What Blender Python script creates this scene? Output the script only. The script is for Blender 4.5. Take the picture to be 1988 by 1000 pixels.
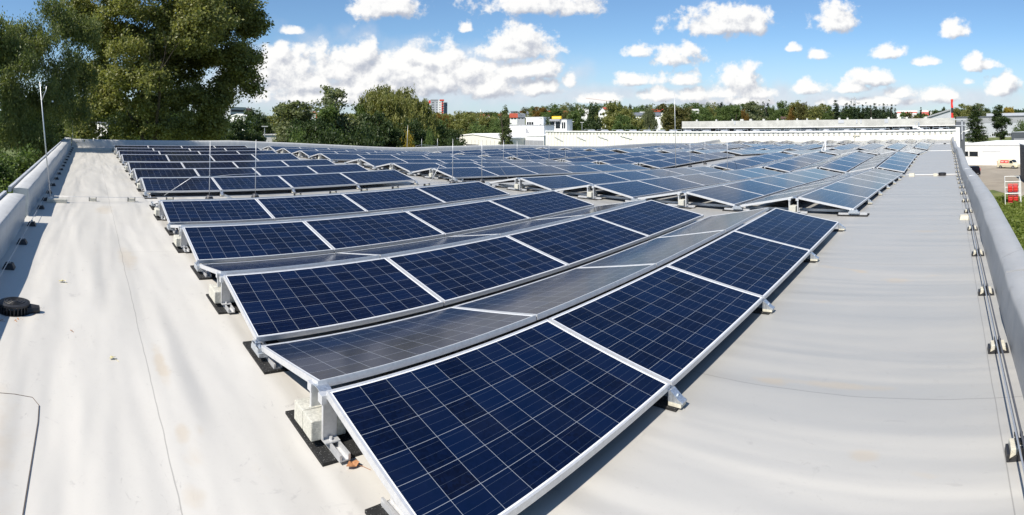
import bpy, math, random
import numpy as np
from mathutils import Vector, Matrix

PI = math.pi
R_ = math.radians
SC = bpy.context.scene
COL = SC.collection
for o in list(bpy.data.objects):
    bpy.data.objects.remove(o)

# ---------------------------------------------------------------- camera
# the photograph is a stitched sweep: a real central-cylindrical camera.
# +X runs along the long parapet on the right, +Y along the short parapet on the left.
CAM_H = 1.7114
FPX, CXP, CYP = 1059.85, 994.0, 214.03          # focal length, centre column, optical row (photo pixels)
AZ0 = (CXP - 174.68) / FPX                      # azimuth of the picture centre, from +Y towards +X
PIT, ROL = -0.0271, 0.0033
_fw = Vector((math.sin(AZ0) * math.cos(PIT), math.cos(AZ0) * math.cos(PIT), -math.sin(PIT)))
_up = Vector((math.sin(AZ0) * math.sin(PIT), math.cos(AZ0) * math.sin(PIT), math.cos(PIT)))
_rt = Vector((math.cos(AZ0), -math.sin(AZ0), 0))
CR = _rt * math.cos(ROL) + _up * math.sin(ROL)
CU = _up * math.cos(ROL) - _rt * math.sin(ROL)
CF = _fw
cd = bpy.data.cameras.new('camera')
cam = bpy.data.objects.new('camera', cd)
COL.objects.link(cam)
cd.type = 'PANO'
cd.panorama_type = 'CENTRAL_CYLINDRICAL'
cd.central_cylindrical_radius = 1.0
cd.central_cylindrical_range_u_min = -994 / FPX
cd.central_cylindrical_range_u_max = 994 / FPX
cd.central_cylindrical_range_v_min = -(1000 - CYP) / FPX
cd.central_cylindrical_range_v_max = CYP / FPX
cd.clip_start = 0.05
cd.clip_end = 20000
mw = Matrix((CR, CU, -CF)).transposed().to_4x4()
mw.translation = Vector((0, 0, CAM_H))
cam.matrix_world = mw
SC.camera = cam
SC.render.resolution_x, SC.render.resolution_y = 1024, 515

def ray(px, py):
    "direction in the world of a photo pixel"
    ph = (px - CXP) / FPX
    return CF * math.cos(ph) + CR * math.sin(ph) + CU * ((CYP - py) / FPX)

def P(px, py, rho):
    "point seen at a photo pixel at horizontal distance rho (survey of the photograph)"
    d = ray(px, py)
    return Vector((0, 0, CAM_H)) + d * (rho / math.hypot(d.x, d.y))

# ---------------------------------------------------------------- light
SUN = Vector((-0.9, -0.05, 1.02)).normalized()
SUN_EL = math.asin(SUN.z)
sl = bpy.data.lights.new('sun', 'SUN')
sl.energy = 5.0
sl.angle = R_(0.55)
sl.color = (1.0, 0.93, 0.83)
so = bpy.data.objects.new('sun', sl)
COL.objects.link(so)
so.rotation_euler = SUN.to_track_quat('Z', 'Y').to_euler()
SC.view_settings.view_transform = 'Standard'
SC.view_settings.look = 'None'
SC.view_settings.exposure = 0.36
SC.view_settings.gamma = 1.0

W = bpy.data.worlds.new('World')
SC.world = W
W.use_nodes = True
wn, wl = W.node_tree.nodes, W.node_tree.links
wn.clear()

def N(nt, t, **kw):
    n = nt.nodes.new(t)
    for k, v in kw.items():
        setattr(n, k, v)
    return n

def mth(nt, op, a, b=None, c=None, clamp=False):
    n = nt.nodes.new('ShaderNodeMath')
    n.operation = op
    n.use_clamp = clamp
    for i, v in enumerate((a, b, c)):
        if v is None:
            continue
        if hasattr(v, 'is_output'):
            nt.links.new(v, n.inputs[i])
        else:
            n.inputs[i].default_value = v
    return n.outputs[0]

def vmth(nt, op, a, b=None):
    n = nt.nodes.new('ShaderNodeVectorMath')
    n.operation = op
    for i, v in enumerate((a, b)):
        if v is None:
            continue
        if hasattr(v, 'is_output'):
            nt.links.new(v, n.inputs[i])
        else:
            n.inputs[i].default_value = v
    return n.outputs[1] if op in ('LENGTH', 'DOT_PRODUCT') else n.outputs[0]

def mixc(nt, f, a, b, mode='MIX'):
    n = nt.nodes.new('ShaderNodeMix')
    n.data_type = 'RGBA'
    n.blend_type = mode
    for i, v in ((0, f), (6, a), (7, b)):
        if hasattr(v, 'is_output'):
            nt.links.new(v, n.inputs[i])
        else:
            n.inputs[i].default_value = v if i == 0 else (tuple(v) + (1,))[:4]
    return n.outputs[2]

def sstep(nt, x, a, b):
    n = nt.nodes.new('ShaderNodeMapRange')
    n.interpolation_type = 'SMOOTHSTEP'
    nt.links.new(x, n.inputs[0])
    n.inputs[1].default_value = a
    n.inputs[2].default_value = b
    return n.outputs[0]

NT = W.node_tree
sky = N(NT, 'ShaderNodeTexSky', sky_type='NISHITA', sun_disc=False)
sky.sun_elevation = SUN_EL
sky.sun_rotation = math.atan2(SUN.x, SUN.y)
sky.altitude = 400
sky.air_density = 1.0
sky.dust_density = 0.6
sky.ozone_density = 1.6
tc = N(NT, 'ShaderNodeTexCoord')
DIR = tc.outputs['Generated']
sep = N(NT, 'ShaderNodeSeparateXYZ')
wl.new(DIR, sep.inputs[0])
az = mth(NT, 'ARCTAN2', sep.outputs[0], sep.outputs[1])
hyp = mth(NT, 'SQRT', mth(NT, 'ADD', mth(NT, 'MULTIPLY', sep.outputs[0], sep.outputs[0]), mth(NT, 'MULTIPLY', sep.outputs[1], sep.outputs[1])))
el = mth(NT, 'DIVIDE', sep.outputs[2], mth(NT, 'MAXIMUM', hyp, 0.01))
cmb = N(NT, 'ShaderNodeCombineXYZ')
wl.new(az, cmb.inputs[0])
wl.new(el, cmb.inputs[1])
PV = cmb.outputs[0]
# cumulus of the day: place in the sky (azimuth, slope) and size, read off the photograph
CLOUDS = [(752, 4, 60, 30), (1050, 2, 108, 28), (562, 58, 22, 9), (903, 52, 15, 11), (1003, 80, 52, 42), (985, 98, 75, 20),
          (1020, 66, 30, 34), (1022, 134, 60, 19), (1050, 128, 34, 20), (690, 106, 62, 32), (712, 96, 30, 26), (825, 108, 80, 28),
          (800, 98, 34, 30), (870, 96, 36, 30), (760, 118, 60, 30), (555, 118, 60, 32), (545, 100, 26, 22), (600, 150, 95, 34), (720, 160, 110, 34),
          (860, 152, 120, 32), (940, 168, 70, 20), (650, 130, 70, 40), (780, 130, 80, 36), (900, 130, 60, 30), (560, 130, 70, 36), (1040, 168, 50, 18), (1105, 154, 16, 16), (1238, 98, 30, 12), (1318, 106, 46, 24),
          (1325, 96, 22, 16), (1408, 40, 80, 32), (1420, 26, 46, 22), (1470, 44, 22, 26), (1327, 150, 46, 17), (1228, 154, 46, 12), (1442, 148, 46, 26), (1452, 136, 22, 20),
          (1620, 34, 42, 28), (1612, 20, 24, 20), (1856, 58, 36, 18), (1592, 104, 22, 11), (1728, 100, 38, 14), (1692, 150, 44, 15),
          (1890, 122, 24, 17), (1920, 124, 26, 11), (1945, 168, 38, 20), (1955, 156, 22, 18), (1796, 118, 32, 9), (1570, 168, 36, 14), (1650, 170, 34, 11),
          (1278, 182, 42, 14), (1350, 182, 44, 15), (1400, 178, 34, 14), (1470, 180, 44, 13), (1160, 190, 42, 12), (1820, 182, 36, 15),
          (1750, 180, 30, 12), (1880, 157, 16, 9), (1540, 92, 16, 8), (640, 186, 110, 16), (1440, 196, 80, 10), (1700, 196, 80, 9)]
grp = bpy.data.node_groups.new('cloud_puff', 'ShaderNodeTree')
for nm, tp, io in (('P', 'NodeSocketVector', 'INPUT'), ('C', 'NodeSocketVector', 'INPUT'), ('S', 'NodeSocketVector', 'INPUT'),
                   ('Prev', 'NodeSocketFloat', 'INPUT'), ('D', 'NodeSocketFloat', 'OUTPUT'), ('Pn', 'NodeSocketVector', 'OUTPUT')):
    grp.interface.new_socket(name=nm, in_out=io, socket_type=tp)
gi, go = N(grp, 'NodeGroupInput'), N(grp, 'NodeGroupOutput')
q = vmth(grp, 'MULTIPLY', vmth(grp, 'SUBTRACT', gi.outputs[0], gi.outputs[1]), gi.outputs[2])
gs = N(grp, 'ShaderNodeSeparateXYZ')
grp.links.new(q, gs.inputs[0])
low = mth(grp, 'MULTIPLY', mth(grp, 'MINIMUM', gs.outputs[1], 0.0), 0.9)
gc = N(grp, 'ShaderNodeCombineXYZ')
grp.links.new(gs.outputs[0], gc.inputs[0])
grp.links.new(mth(grp, 'ADD', gs.outputs[1], low), gc.inputs[1])
dd = mth(grp, 'SUBTRACT', 1.0, vmth(grp, 'LENGTH', gc.outputs[0]))
dmax = mth(grp, 'SMOOTH_MAX', dd, gi.outputs[3], 0.2)
grp.links.new(dmax, go.inputs[0])
# hand the position on through each puff (keeps the evaluation order, and so the node stack, short)
grp.links.new(vmth(grp, 'ADD', gi.outputs[0], vmth(grp, 'MULTIPLY', dmax, (1e-7, 1e-7, 0))), go.inputs[1])

def puffs(pv, lst=CLOUDS):
    prev = None
    for (cx, cy, w, h) in lst:
        d = ray(cx, cy + h * 0.35)
        g = N(NT, 'ShaderNodeGroup')
        g.node_tree = grp
        wl.new(pv, g.inputs[0])
        g.inputs[1].default_value = (math.atan2(d.x, d.y), d.z / math.hypot(d.x, d.y), 0)
        g.inputs[2].default_value = (FPX / (w * (1.45 if w > 50 else 1.25)), FPX / (h * (1.6 if h > 20 else 1.7)), 0)
        if prev is None:
            g.inputs[3].default_value = -3
        else:
            wl.new(prev, g.inputs[3])
        prev, pv = g.outputs[0], g.outputs[1]
    return prev, pv

def cloud_noise(pv, sc, det, rough):
    n = N(NT, 'ShaderNodeTexNoise', noise_dimensions='3D')
    n.inputs['Scale'].default_value = sc
    n.inputs['Detail'].default_value = det
    n.inputs['Roughness'].default_value = rough
    wl.new(pv, n.inputs['Vector'])
    return n.outputs['Fac']

def density(pv):
    pf_, pv = puffs(pv)
    nz = mth(NT, 'ADD', mth(NT, 'MULTIPLY', cloud_noise(pv, 17, 7, 0.58), 2.1), mth(NT, 'MULTIPLY', cloud_noise(pv, 55, 6, 0.6), 1.05))
    return mth(NT, 'ADD', pf_, mth(NT, 'SUBTRACT', nz, 1.66)), pv

D0, PV1 = density(PV)
D1, _ = density(vmth(NT, 'ADD', PV1, (-0.011, 0.016, 0)))
alpha = sstep(NT, D0, -0.06, 0.42)
lit = sstep(NT, mth(NT, 'SUBTRACT', D0, D1), -0.62, 0.42)
cn = cloud_noise(PV, 14, 5, 0.5)
core = sstep(NT, D0, 0.1, 1.1)
lit = mth(NT, 'ADD', mth(NT, 'MULTIPLY', lit, 1.0), mth(NT, 'SUBTRACT', mth(NT, 'MULTIPLY', cn, 0.4), 0.12), clamp=True)
ccol = mixc(NT, lit, (5.6, 6.0, 7.0), (11.9, 11.8, 11.6))
# thin veil of distant cloud and moist air near the horizon
veil = mth(NT, 'MULTIPLY', sstep(NT, mth(NT, 'MULTIPLY', el, -1), -0.17, 0.0), mth(NT, 'ADD', 0.40, mth(NT, 'MULTIPLY', cn, 0.35)))
skc = mixc(NT, 1.0, sky.outputs[0], (1.12, 1.40, 1.62), 'MULTIPLY')
base = mixc(NT, veil, skc, (7.2, 8.3, 9.8))
BANKS = [(560, 150, 170, 70), (740, 150, 210, 75), (900, 150, 170, 60), (1010, 175, 90, 30), (1400, 188, 230, 26), (1700, 190, 260, 24), (1180, 180, 80, 18)]
Bk, _ = puffs(PV, BANKS)
bank = sstep(NT, mth(NT, 'ADD', Bk, mth(NT, 'MULTIPLY', mth(NT, 'SUBTRACT', cn, .5), 1.6)), -0.1, 0.75)
base = mixc(NT, mth(NT, 'MULTIPLY', bank, 0.72), base, mixc(NT, cloud_noise(PV, 30, 6, .6), (6.6, 7.2, 8.5), (10.2, 10.4, 11.0)))
fin = mixc(NT, mth(NT, 'MULTIPLY', alpha, 0.97), base, ccol)
bg = N(NT, 'ShaderNodeBackground')
bg.inputs[1].default_value = 0.067
wl.new(fin, bg.inputs[0])
wo = N(NT, 'ShaderNodeOutputWorld')
wl.new(bg.outputs[0], wo.inputs[0])
W.cycles.sampling_method = 'MANUAL'
W.cycles.sample_map_resolution = 512
SC.cycles.max_bounces = 6
SC.cycles.diffuse_bounces = 3
SC.cycles.glossy_bounces = 3
SC.cycles.transmission_bounces = 3
SC.cycles.use_denoising = True
SC.cycles.sample_clamp_indirect = 6

# ---------------------------------------------------------------- helpers
class MB:
    "collects shapes; build() links them as ONE mesh object"
    def __init__(s):
        s.v, s.f, s.m, s.uv = [], [], [], {}

    def add(s, vs, fs, mi=0):
        b = len(s.v)
        s.v += [tuple(v) for v in vs]
        s.f += [tuple(b + i for i in f) for f in fs]
        s.m += [mi] * len(fs)
        return s

    def box(s, c, d, mi=0, rot=None, taper=1.0):
        hx, hy, hz = d[0] / 2, d[1] / 2, d[2] / 2
        vs = []
        for z in (-hz, hz):
            t = taper if z > 0 else 1.0
            for x, y in ((-hx, -hy), (hx, -hy), (hx, hy), (-hx, hy)):
                v = Vector((x * t, y * t, z))
                if rot is not None:
                    v = rot @ v
                vs.append(v + Vector(c))
        return s.add(vs, [(3, 2, 1, 0), (4, 5, 6, 7), (0, 1, 5, 4), (1, 2, 6, 5), (2, 3, 7, 6), (3, 0, 4, 7)], mi)

    def tube(s, pts, r, n=8, mi=0, cap=True):
        pts = [Vector(p) for p in pts]
        rr = r if isinstance(r, (list, tuple)) else [r] * len(pts)
        vs, fs = [], []
        for i, p in enumerate(pts):
            a = pts[max(i - 1, 0)]
            b = pts[min(i + 1, len(pts) - 1)]
            d = (b - a).normalized()
            ref = Vector((0, 0, 1)) if abs(d.z) < .9 else Vector((1, 0, 0))
            u = d.cross(ref).normalized()
            w = d.cross(u)
            for k in range(n):
                t = 2 * PI * k / n
                vs.append(p + (u * math.cos(t) + w * math.sin(t)) * rr[i])
        for i in range(len(pts) - 1):
            for k in range(n):
                k2 = (k + 1) % n
                fs.append((i * n + k, i * n + k2, (i + 1) * n + k2, (i + 1) * n + k))
        if cap:
            fs.append(tuple(range(n))[::-1])
            fs.append(tuple((len(pts) - 1) * n + k for k in range(n)))
        return s.add(vs, fs, mi)

    def prism(s, poly, axis, a, b, mi=0):
        "poly: 2D points in the plane normal to axis (x: y,z / y: x,z / z: x,y), extruded a..b"
        def mk(p, t):
            return {'x': (t, p[0], p[1]), 'y': (p[0], t, p[1]), 'z': (p[0], p[1], t)}[axis]
        n = len(poly)
        vs = [mk(p, a) for p in poly] + [mk(p, b) for p in poly]
        fs = [tuple(range(n)), tuple(range(2 * n - 1, n - 1, -1))]
        fs += [(i, i + n, (i + 1) % n + n, (i + 1) % n) for i in range(n)]
        return s.add(vs, fs, mi)

    def build(s, name, mats, parent=None, smooth=False, bevel=0.0):
        me = bpy.data.meshes.new(name)
        me.from_pydata(s.v, [], s.f)
        mats = mats if isinstance(mats, (list, tuple)) else [mats]
        for m in mats:
            me.materials.append(m)
        if len(mats) > 1:
            me.polygons.foreach_set('material_index', s.m)
        import bmesh
        bm = bmesh.new()
        bm.from_mesh(me)
        bmesh.ops.recalc_face_normals(bm, faces=bm.faces)
        bm.to_mesh(me)
        bm.free()
        if smooth:
            me.polygons.foreach_set('use_smooth', [True] * len(me.polygons))
        me.update()
        o = bpy.data.objects.new(name, me)
        COL.objects.link(o)
        if parent is not None:
            o.parent = parent
        if bevel:
            bv = o.modifiers.new('bevel', 'BEVEL')
            bv.width = bevel
            bv.segments = 2
        return o

def tag(o, label, cat, group=None):
    o['label'] = label
    o['category'] = cat
    if group:
        o['group'] = group
    return o

def struct(o, kind='structure'):
    o['kind'] = kind
    return o

def empty(name, loc=(0, 0, 0), rz=0.0, label=None, cat=None, group=None):
    o = bpy.data.objects.new(name, None)
    o.empty_display_size = 0.2
    COL.objects.link(o)
    o.location = loc
    o.rotation_euler = (0, 0, rz)
    if label:
        tag(o, label, cat, group)
    return o

def dup(root, loc=None, rz=None, label=None, group=None, mat=None):
    r = root.copy()
    COL.objects.link(r)
    if mat is not None:
        r.matrix_world = mat
    if loc is not None:
        r.location = loc
    if rz is not None:
        r.rotation_euler = (0, 0, rz)
    if label:
        r['label'] = label
    if group:
        r['group'] = group
    for ch in root.children:
        c = ch.copy()
        COL.objects.link(c)
        c.parent = r
        for g in ch.children:
            d = g.copy()
            COL.objects.link(d)
            d.parent = c
    return r

ONES = ['first', 'second', 'third', 'fourth', 'fifth', 'sixth', 'seventh', 'eighth', 'ninth', 'tenth', 'eleventh', 'twelfth', 'thirteenth',
        'fourteenth', 'fifteenth', 'sixteenth', 'seventeenth', 'eighteenth', 'nineteenth']
TENS = {2: 'twent', 3: 'thirt', 4: 'fort', 5: 'fift', 6: 'sixt', 7: 'sevent'}
def nth(i):
    "0-based"
    i += 1
    if i < 20:
        return ONES[i - 1]
    t, u = divmod(i, 10)
    return TENS[t] + 'ieth' if u == 0 else TENS[t] + 'y-' + ONES[u - 1]

# ---------------------------------------------------------------- materials
def mat(name, col, rough=0.6, metal=0.0, var=0.0, vscale=5.0, bump=0.0, bscale=40.0, spec=0.5, coord='Object'):
    m = bpy.data.materials.new(name)
    m.use_nodes = True
    nt = m.node_tree
    b = nt.nodes['Principled BSDF']
    b.inputs['Base Color'].default_value = tuple(col) + (1,)
    b.inputs['Roughness'].default_value = rough
    b.inputs['Metallic'].default_value = metal
    b.inputs['Specular IOR Level'].default_value = spec
    if var or bump:
        t = N(nt, 'ShaderNodeTexCoord')
        if var:
            n = N(nt, 'ShaderNodeTexNoise')
            n.inputs['Scale'].default_value = vscale
            n.inputs['Detail'].default_value = 6
            n.inputs['Roughness'].default_value = 0.65
            nt.links.new(t.outputs[coord], n.inputs['Vector'])
            f = sstep(nt, n.outputs['Fac'], 0.3, 0.7)
            lo = [c * (1 - var) for c in col]
            hi = [min(1, c * (1 + var * .6)) for c in col]
            nt.links.new(mixc(nt, f, lo, hi), b.inputs['Base Color'])
        if bump:
            n2 = N(nt, 'ShaderNodeTexNoise')
            n2.inputs['Scale'].default_value = bscale
            n2.inputs['Detail'].default_value = 4
            nt.links.new(t.outputs[coord], n2.inputs['Vector'])
            bp = N(nt, 'ShaderNodeBump')
            bp.inputs['Strength'].default_value = bump
            bp.inputs['Distance'].default_value = 0.02
            nt.links.new(n2.outputs['Fac'], bp.inputs['Height'])
            nt.links.new(bp.outputs[0], b.inputs['Normal'])
    return m

M = {}
M['alu'] = mat('brushed_aluminium', (0.66, 0.665, 0.67), 0.45, 0.45, 0.10, 30)
M['galv'] = mat('galvanised_steel', (0.62, 0.66, 0.70), 0.40, 0.8, 0.25, 60)
M['rubber'] = mat('rubber_granulate', (0.018, 0.018, 0.018), 0.85, 0, 0.3, 60, 0.6, 300)
M['paver'] = mat('concrete_paver', (0.55, 0.54, 0.47), 0.9, 0, 0.22, 60, 0.5, 180)
M['black'] = mat('black_plastic', (0.02, 0.02, 0.022), 0.5, 0, 0.2, 20)
M['wire'] = mat('aluminium_wire', (0.60, 0.61, 0.62), 0.45, 0.7)
M['darkwire'] = mat('dark_cable', (0.10, 0.105, 0.12), 0.6, 0.2)
M['cream'] = mat('cream_concrete', (0.58, 0.55, 0.45), 0.85, 0, 0.15, 40, 0.3, 120)
M['white'] = mat('white_render', (0.80, 0.80, 0.78), 0.8, 0, 0.06, 0.4)
M['whitewarm'] = mat('warm_white_cladding', (0.74, 0.73, 0.66), 0.7, 0, 0.06, 0.3)
M['offwhite'] = mat('pale_panel', (0.52, 0.52, 0.49), 0.8, 0, 0.16, 0.7)
M['fascia'] = mat('concrete_fascia', (0.44, 0.44, 0.41), 0.85, 0, 0.18, 0.8)
M['grey'] = mat('grey_cladding', (0.30, 0.31, 0.33), 0.7, 0, 0.08, 0.5)
M['greylt'] = mat('light_grey_cladding', (0.42, 0.44, 0.47), 0.7, 0, 0.06, 0.5)
M['dgrey'] = mat('dark_grey_cladding', (0.085, 0.095, 0.11), 0.6, 0, 0.1, 0.5)
M['glass'] = mat('window_glass', (0.02, 0.025, 0.03), 0.12, 0, 0.4, 0.8, spec=0.25)
M['redroof'] = mat('red_roof_tiles', (0.34, 0.065, 0.032), 0.85, 0, 0.3, 1.5)
M['brownroof'] = mat('brown_roof_tiles', (0.10, 0.06, 0.05), 0.85, 0, 0.3, 1.5)
M['slate'] = mat('slate_roof', (0.13, 0.145, 0.17), 0.8, 0, 0.2, 1.5)
M['red'] = mat('red_paint', (0.60, 0.03, 0.02), 0.45, 0, 0.1, 3)
M['tred'] = mat('tower_red', (0.62, 0.07, 0.05), 0.7)
M['yellow'] = mat('yellow_sign_face', (0.85, 0.52, 0.02), 0.5)
M['vanbody'] = mat('cream_van_paint', (0.66, 0.60, 0.43), 0.32, 0, 0.04, 2)
M['blackpaint'] = mat('black_van_paint', (0.008, 0.008, 0.012), 0.25, 0, 0.1, 2)
M['tyre'] = mat('tyre_rubber', (0.02, 0.02, 0.02), 0.85)
M['rim'] = mat('wheel_rim', (0.5, 0.5, 0.52), 0.35, 0.8)
M['lamp_red'] = mat('tail_light_red', (0.55, 0.01, 0.01), 0.3)
M['pinkish'] = mat('pale_lettering', (0.80, 0.62, 0.60), 0.6)
M['whitepaint'] = mat('white_tube_paint', (0.78, 0.78, 0.74), 0.5)
M['bark'] = mat('bark', (0.07, 0.055, 0.042), 0.95, 0, 0.35, 3, 0.8, 20)
M['leaf_dry'] = mat('dry_leaf', (0.42, 0.20, 0.09), 0.8, 0, 0.3, 60)
M['leaf_pale'] = mat('pale_dry_leaf', (0.60, 0.54, 0.30), 0.8, 0, 0.3, 60)
M['asphalt'] = mat('yard_paving', (0.30, 0.265, 0.215), 0.95, 0, 0.15, 0.25)
M['pavers'] = mat('grey_paving', (0.30, 0.28, 0.26), 0.95, 0, 0.25, 1.5)

def speckle(m, c1, c2, sc, lo, hi):
    nt = m.node_tree
    b = nt.nodes['Principled BSDF']
    t = N(nt, 'ShaderNodeTexCoord')
    n = N(nt, 'ShaderNodeTexNoise')
    n.inputs['Scale'].default_value = sc
    n.inputs['Detail'].default_value = 2
    nt.links.new(t.outputs['Object'], n.inputs['Vector'])
    nt.links.new(mixc(nt, sstep(nt, n.outputs['Fac'], lo, hi), c1, c2), b.inputs['Base Color'])
speckle(M['rubber'], (0.012, 0.012, 0.012), (0.35, 0.35, 0.34), 170, .66, .70)

def roof_material(cap=0):
    m = bpy.data.materials.new('roof_membrane_cap' if cap else 'roof_membrane')
    m.use_nodes = True
    nt = m.node_tree
    b = nt.nodes['Principled BSDF']
    b.inputs['Roughness'].default_value = 0.42
    b.inputs['Specular IOR Level'].default_value = 0.35
    t = N(nt, 'ShaderNodeTexCoord')
    sp = N(nt, 'ShaderNodeSeparateXYZ')
    nt.links.new(t.outputs['Object'], sp.inputs[0])
    X, Y = sp.outputs[0], sp.outputs[1]
    def noise(vec, sc, det=5, ro=.55, dist=0.0):
        n = N(nt, 'ShaderNodeTexNoise')
        n.inputs['Scale'].default_value = sc
        n.inputs['Detail'].default_value = det
        n.inputs['Roughness'].default_value = ro
        n.inputs['Distortion'].default_value = dist
        nt.links.new(vec, n.inputs['Vector'])
        return n.outputs['Fac']
    O = t.outputs['Object']
    if cap:
        base = (0.36, 0.365, 0.365) if cap == 1 else (0.52, 0.525, 0.52)
        c = mixc(nt, noise(O, 3.0, 6), [x * .85 for x in base], [x * 1.08 for x in base])
        jl = mth(nt, 'LESS_THAN', mth(nt, 'FRACT', mth(nt, 'DIVIDE', mth(nt, 'ADD', mth(nt, 'ADD', X, Y), mth(nt, 'MULTIPLY', noise(O, 2.0, 2), .04)), 2.35)), .004)
        c = mixc(nt, mth(nt, 'MULTIPLY', jl, .6), c, (0.12, 0.12, 0.12))
        c = mixc(nt, mth(nt, 'MULTIPLY', sstep(nt, noise(vmth(nt, 'MULTIPLY', O, (6, 6, .8)), 1.5, 6, .65), .52, .70), .25), c, (0.24, 0.23, 0.21))
        st = vmth(nt, 'MULTIPLY', O, (3.0, 3.0, 1.0))
        h = noise(st, 1.2, 3, .45)
        b.inputs['Roughness'].default_value = 0.5
        k, dist = 0.4, 0.035
    else:
        base = (0.535, 0.518, 0.478)
        # greyer tone further along the roof; warm scuffs, brown water marks
        far = sstep(nt, mth(nt, 'ADD', X, mth(nt, 'MULTIPLY', noise(O, 0.4, 2), 1.2)), 1.8, 4.4)
        c = mixc(nt, far, base, (0.350, 0.348, 0.332))
        c = mixc(nt, mth(nt, 'MULTIPLY', sstep(nt, noise(O, 0.9, 7, .62), .42, .72), .20), c, (0.46, 0.44, 0.41))
        c = mixc(nt, mth(nt, 'MULTIPLY', sstep(nt, noise(vmth(nt, 'MULTIPLY', O, (1.0, .55, 1)), 2.1, 4, .5, .6), .67, .78), .42), c, (0.47, 0.36, 0.22))
        c = mixc(nt, mth(nt, 'MULTIPLY', sstep(nt, noise(O, 6.0, 8, .72, .8), .60, .70), .36), c, (0.30, 0.29, 0.28))
        c = mixc(nt, mth(nt, 'MULTIPLY', sstep(nt, noise(O, 60.0, 3, .6), .55, .8), .10), c, (0.25, 0.24, 0.22))
        # brown water marks beside the seams, each where the photograph has one
        for (sx_, sy_, rx_, ry_, k_) in ((.52, 3.75, .055, .33, .55), (.53, 2.95, .05, .10, .45), (.50, 2.45, .06, .09, .35), (.48, 6.6, .12, .55, .40), (.30, 10.0, .18, .5, .38), (-.3, 28.6, .3, .6, .30),
                                         (3.42, .75, .05, .40, .40), (3.38, 1.15, .05, .14, .5), (2.75, .45, .06, .09, .40), (5.6, .55, .10, .16, .35), (-.62, 2.6, .30, .8, .35), (19.7, .4, .5, .9, .5), (7.9, .35, .08, .2, .35)):
            q1 = mth(nt, 'DIVIDE', mth(nt, 'SUBTRACT', X, sx_), rx_)
            q2 = mth(nt, 'DIVIDE', mth(nt, 'SUBTRACT', Y, sy_), ry_)
            rr_ = mth(nt, 'SQRT', mth(nt, 'ADD', mth(nt, 'MULTIPLY', q1, q1), mth(nt, 'MULTIPLY', q2, q2)))
            mk = sstep(nt, mth(nt, 'ADD', rr_, mth(nt, 'MULTIPLY', mth(nt, 'SUBTRACT', noise(O, 7.0, 4), .5), 1.6)), 1.15, .35)
            c = mixc(nt, mth(nt, 'MULTIPLY', mk, k_ * .65), c, (0.46, 0.35, 0.21))
        # boot scuffs
        sc_ = noise(vmth(nt, 'MULTIPLY', O, (9, 3.2, 1)), 1.6, 8, .75, 1.2)
        c = mixc(nt, mth(nt, 'MULTIPLY', mth(nt, 'MULTIPLY', sstep(nt, sc_, .60, .66), sstep(nt, noise(O, 1.1, 3), .46, .60)), .38), c, (0.26, 0.25, 0.24))
        # welded seams of the sheets
        def line(coord, at, hw):
            a = mth(nt, 'ABSOLUTE', mth(nt, 'SUBTRACT', coord, at))
            return mth(nt, 'LESS_THAN', a, hw)
        wob = mth(nt, 'MULTIPLY', mth(nt, 'SUBTRACT', noise(O, 1.3, 3), .5), .05)
        Xw = mth(nt, 'ADD', X, wob)
        Yw = mth(nt, 'ADD', Y, mth(nt, 'MULTIPLY', wob, .4))
        fr = mth(nt, 'ABSOLUTE', mth(nt, 'SUBTRACT', mth(nt, 'FRACT', mth(nt, 'DIVIDE', mth(nt, 'SUBTRACT', Xw, .43 - 1.44), 2.88)), .5))
        s1 = mth(nt, 'LESS_THAN', fr, .0011)
        s2 = line(Yw, -.255, .0032)
        s3 = mth(nt, 'MULTIPLY', line(Yw, 6.9, .003), mth(nt, 'GREATER_THAN', X, .45))
        seam = mth(nt, 'MAXIMUM', mth(nt, 'MAXIMUM', s1, s2), s3)
        c = mixc(nt, mth(nt, 'MULTIPLY', seam, .42), c, (0.10, 0.095, 0.09))
        # soft folds of the loose-laid sheet, running along Y
        vec = vmth(nt, 'MULTIPLY', O, (1.9, .22, 1))
        h = mth(nt, 'ADD', mth(nt, 'MULTIPLY', noise(vec, 1.0, 2, .45, .3), 1.0), mth(nt, 'MULTIPLY', noise(vmth(nt, 'MULTIPLY', O, (1, .6, 1)), 2.6, 3, .5), .10))
        h = mth(nt, 'MULTIPLY', h, mth(nt, 'SUBTRACT', 1.0, mth(nt, 'MULTIPLY', far, .45)))
        k, dist = 1.0, 0.12
    nt.links.new(c, b.inputs['Base Color'])
    bp = N(nt, 'ShaderNodeBump')
    bp.inputs['Strength'].default_value = k
    bp.inputs['Distance'].default_value = dist
    nt.links.new(h, bp.inputs['Height'])
    nt.links.new(bp.outputs[0], b.inputs['Normal'])
    return m
M['roof'] = roof_material()
M['cap'] = roof_material(1)
M['cap2'] = roof_material(2)  # same parapet sheet; the left side's brighter exposure is put into its colour

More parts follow.
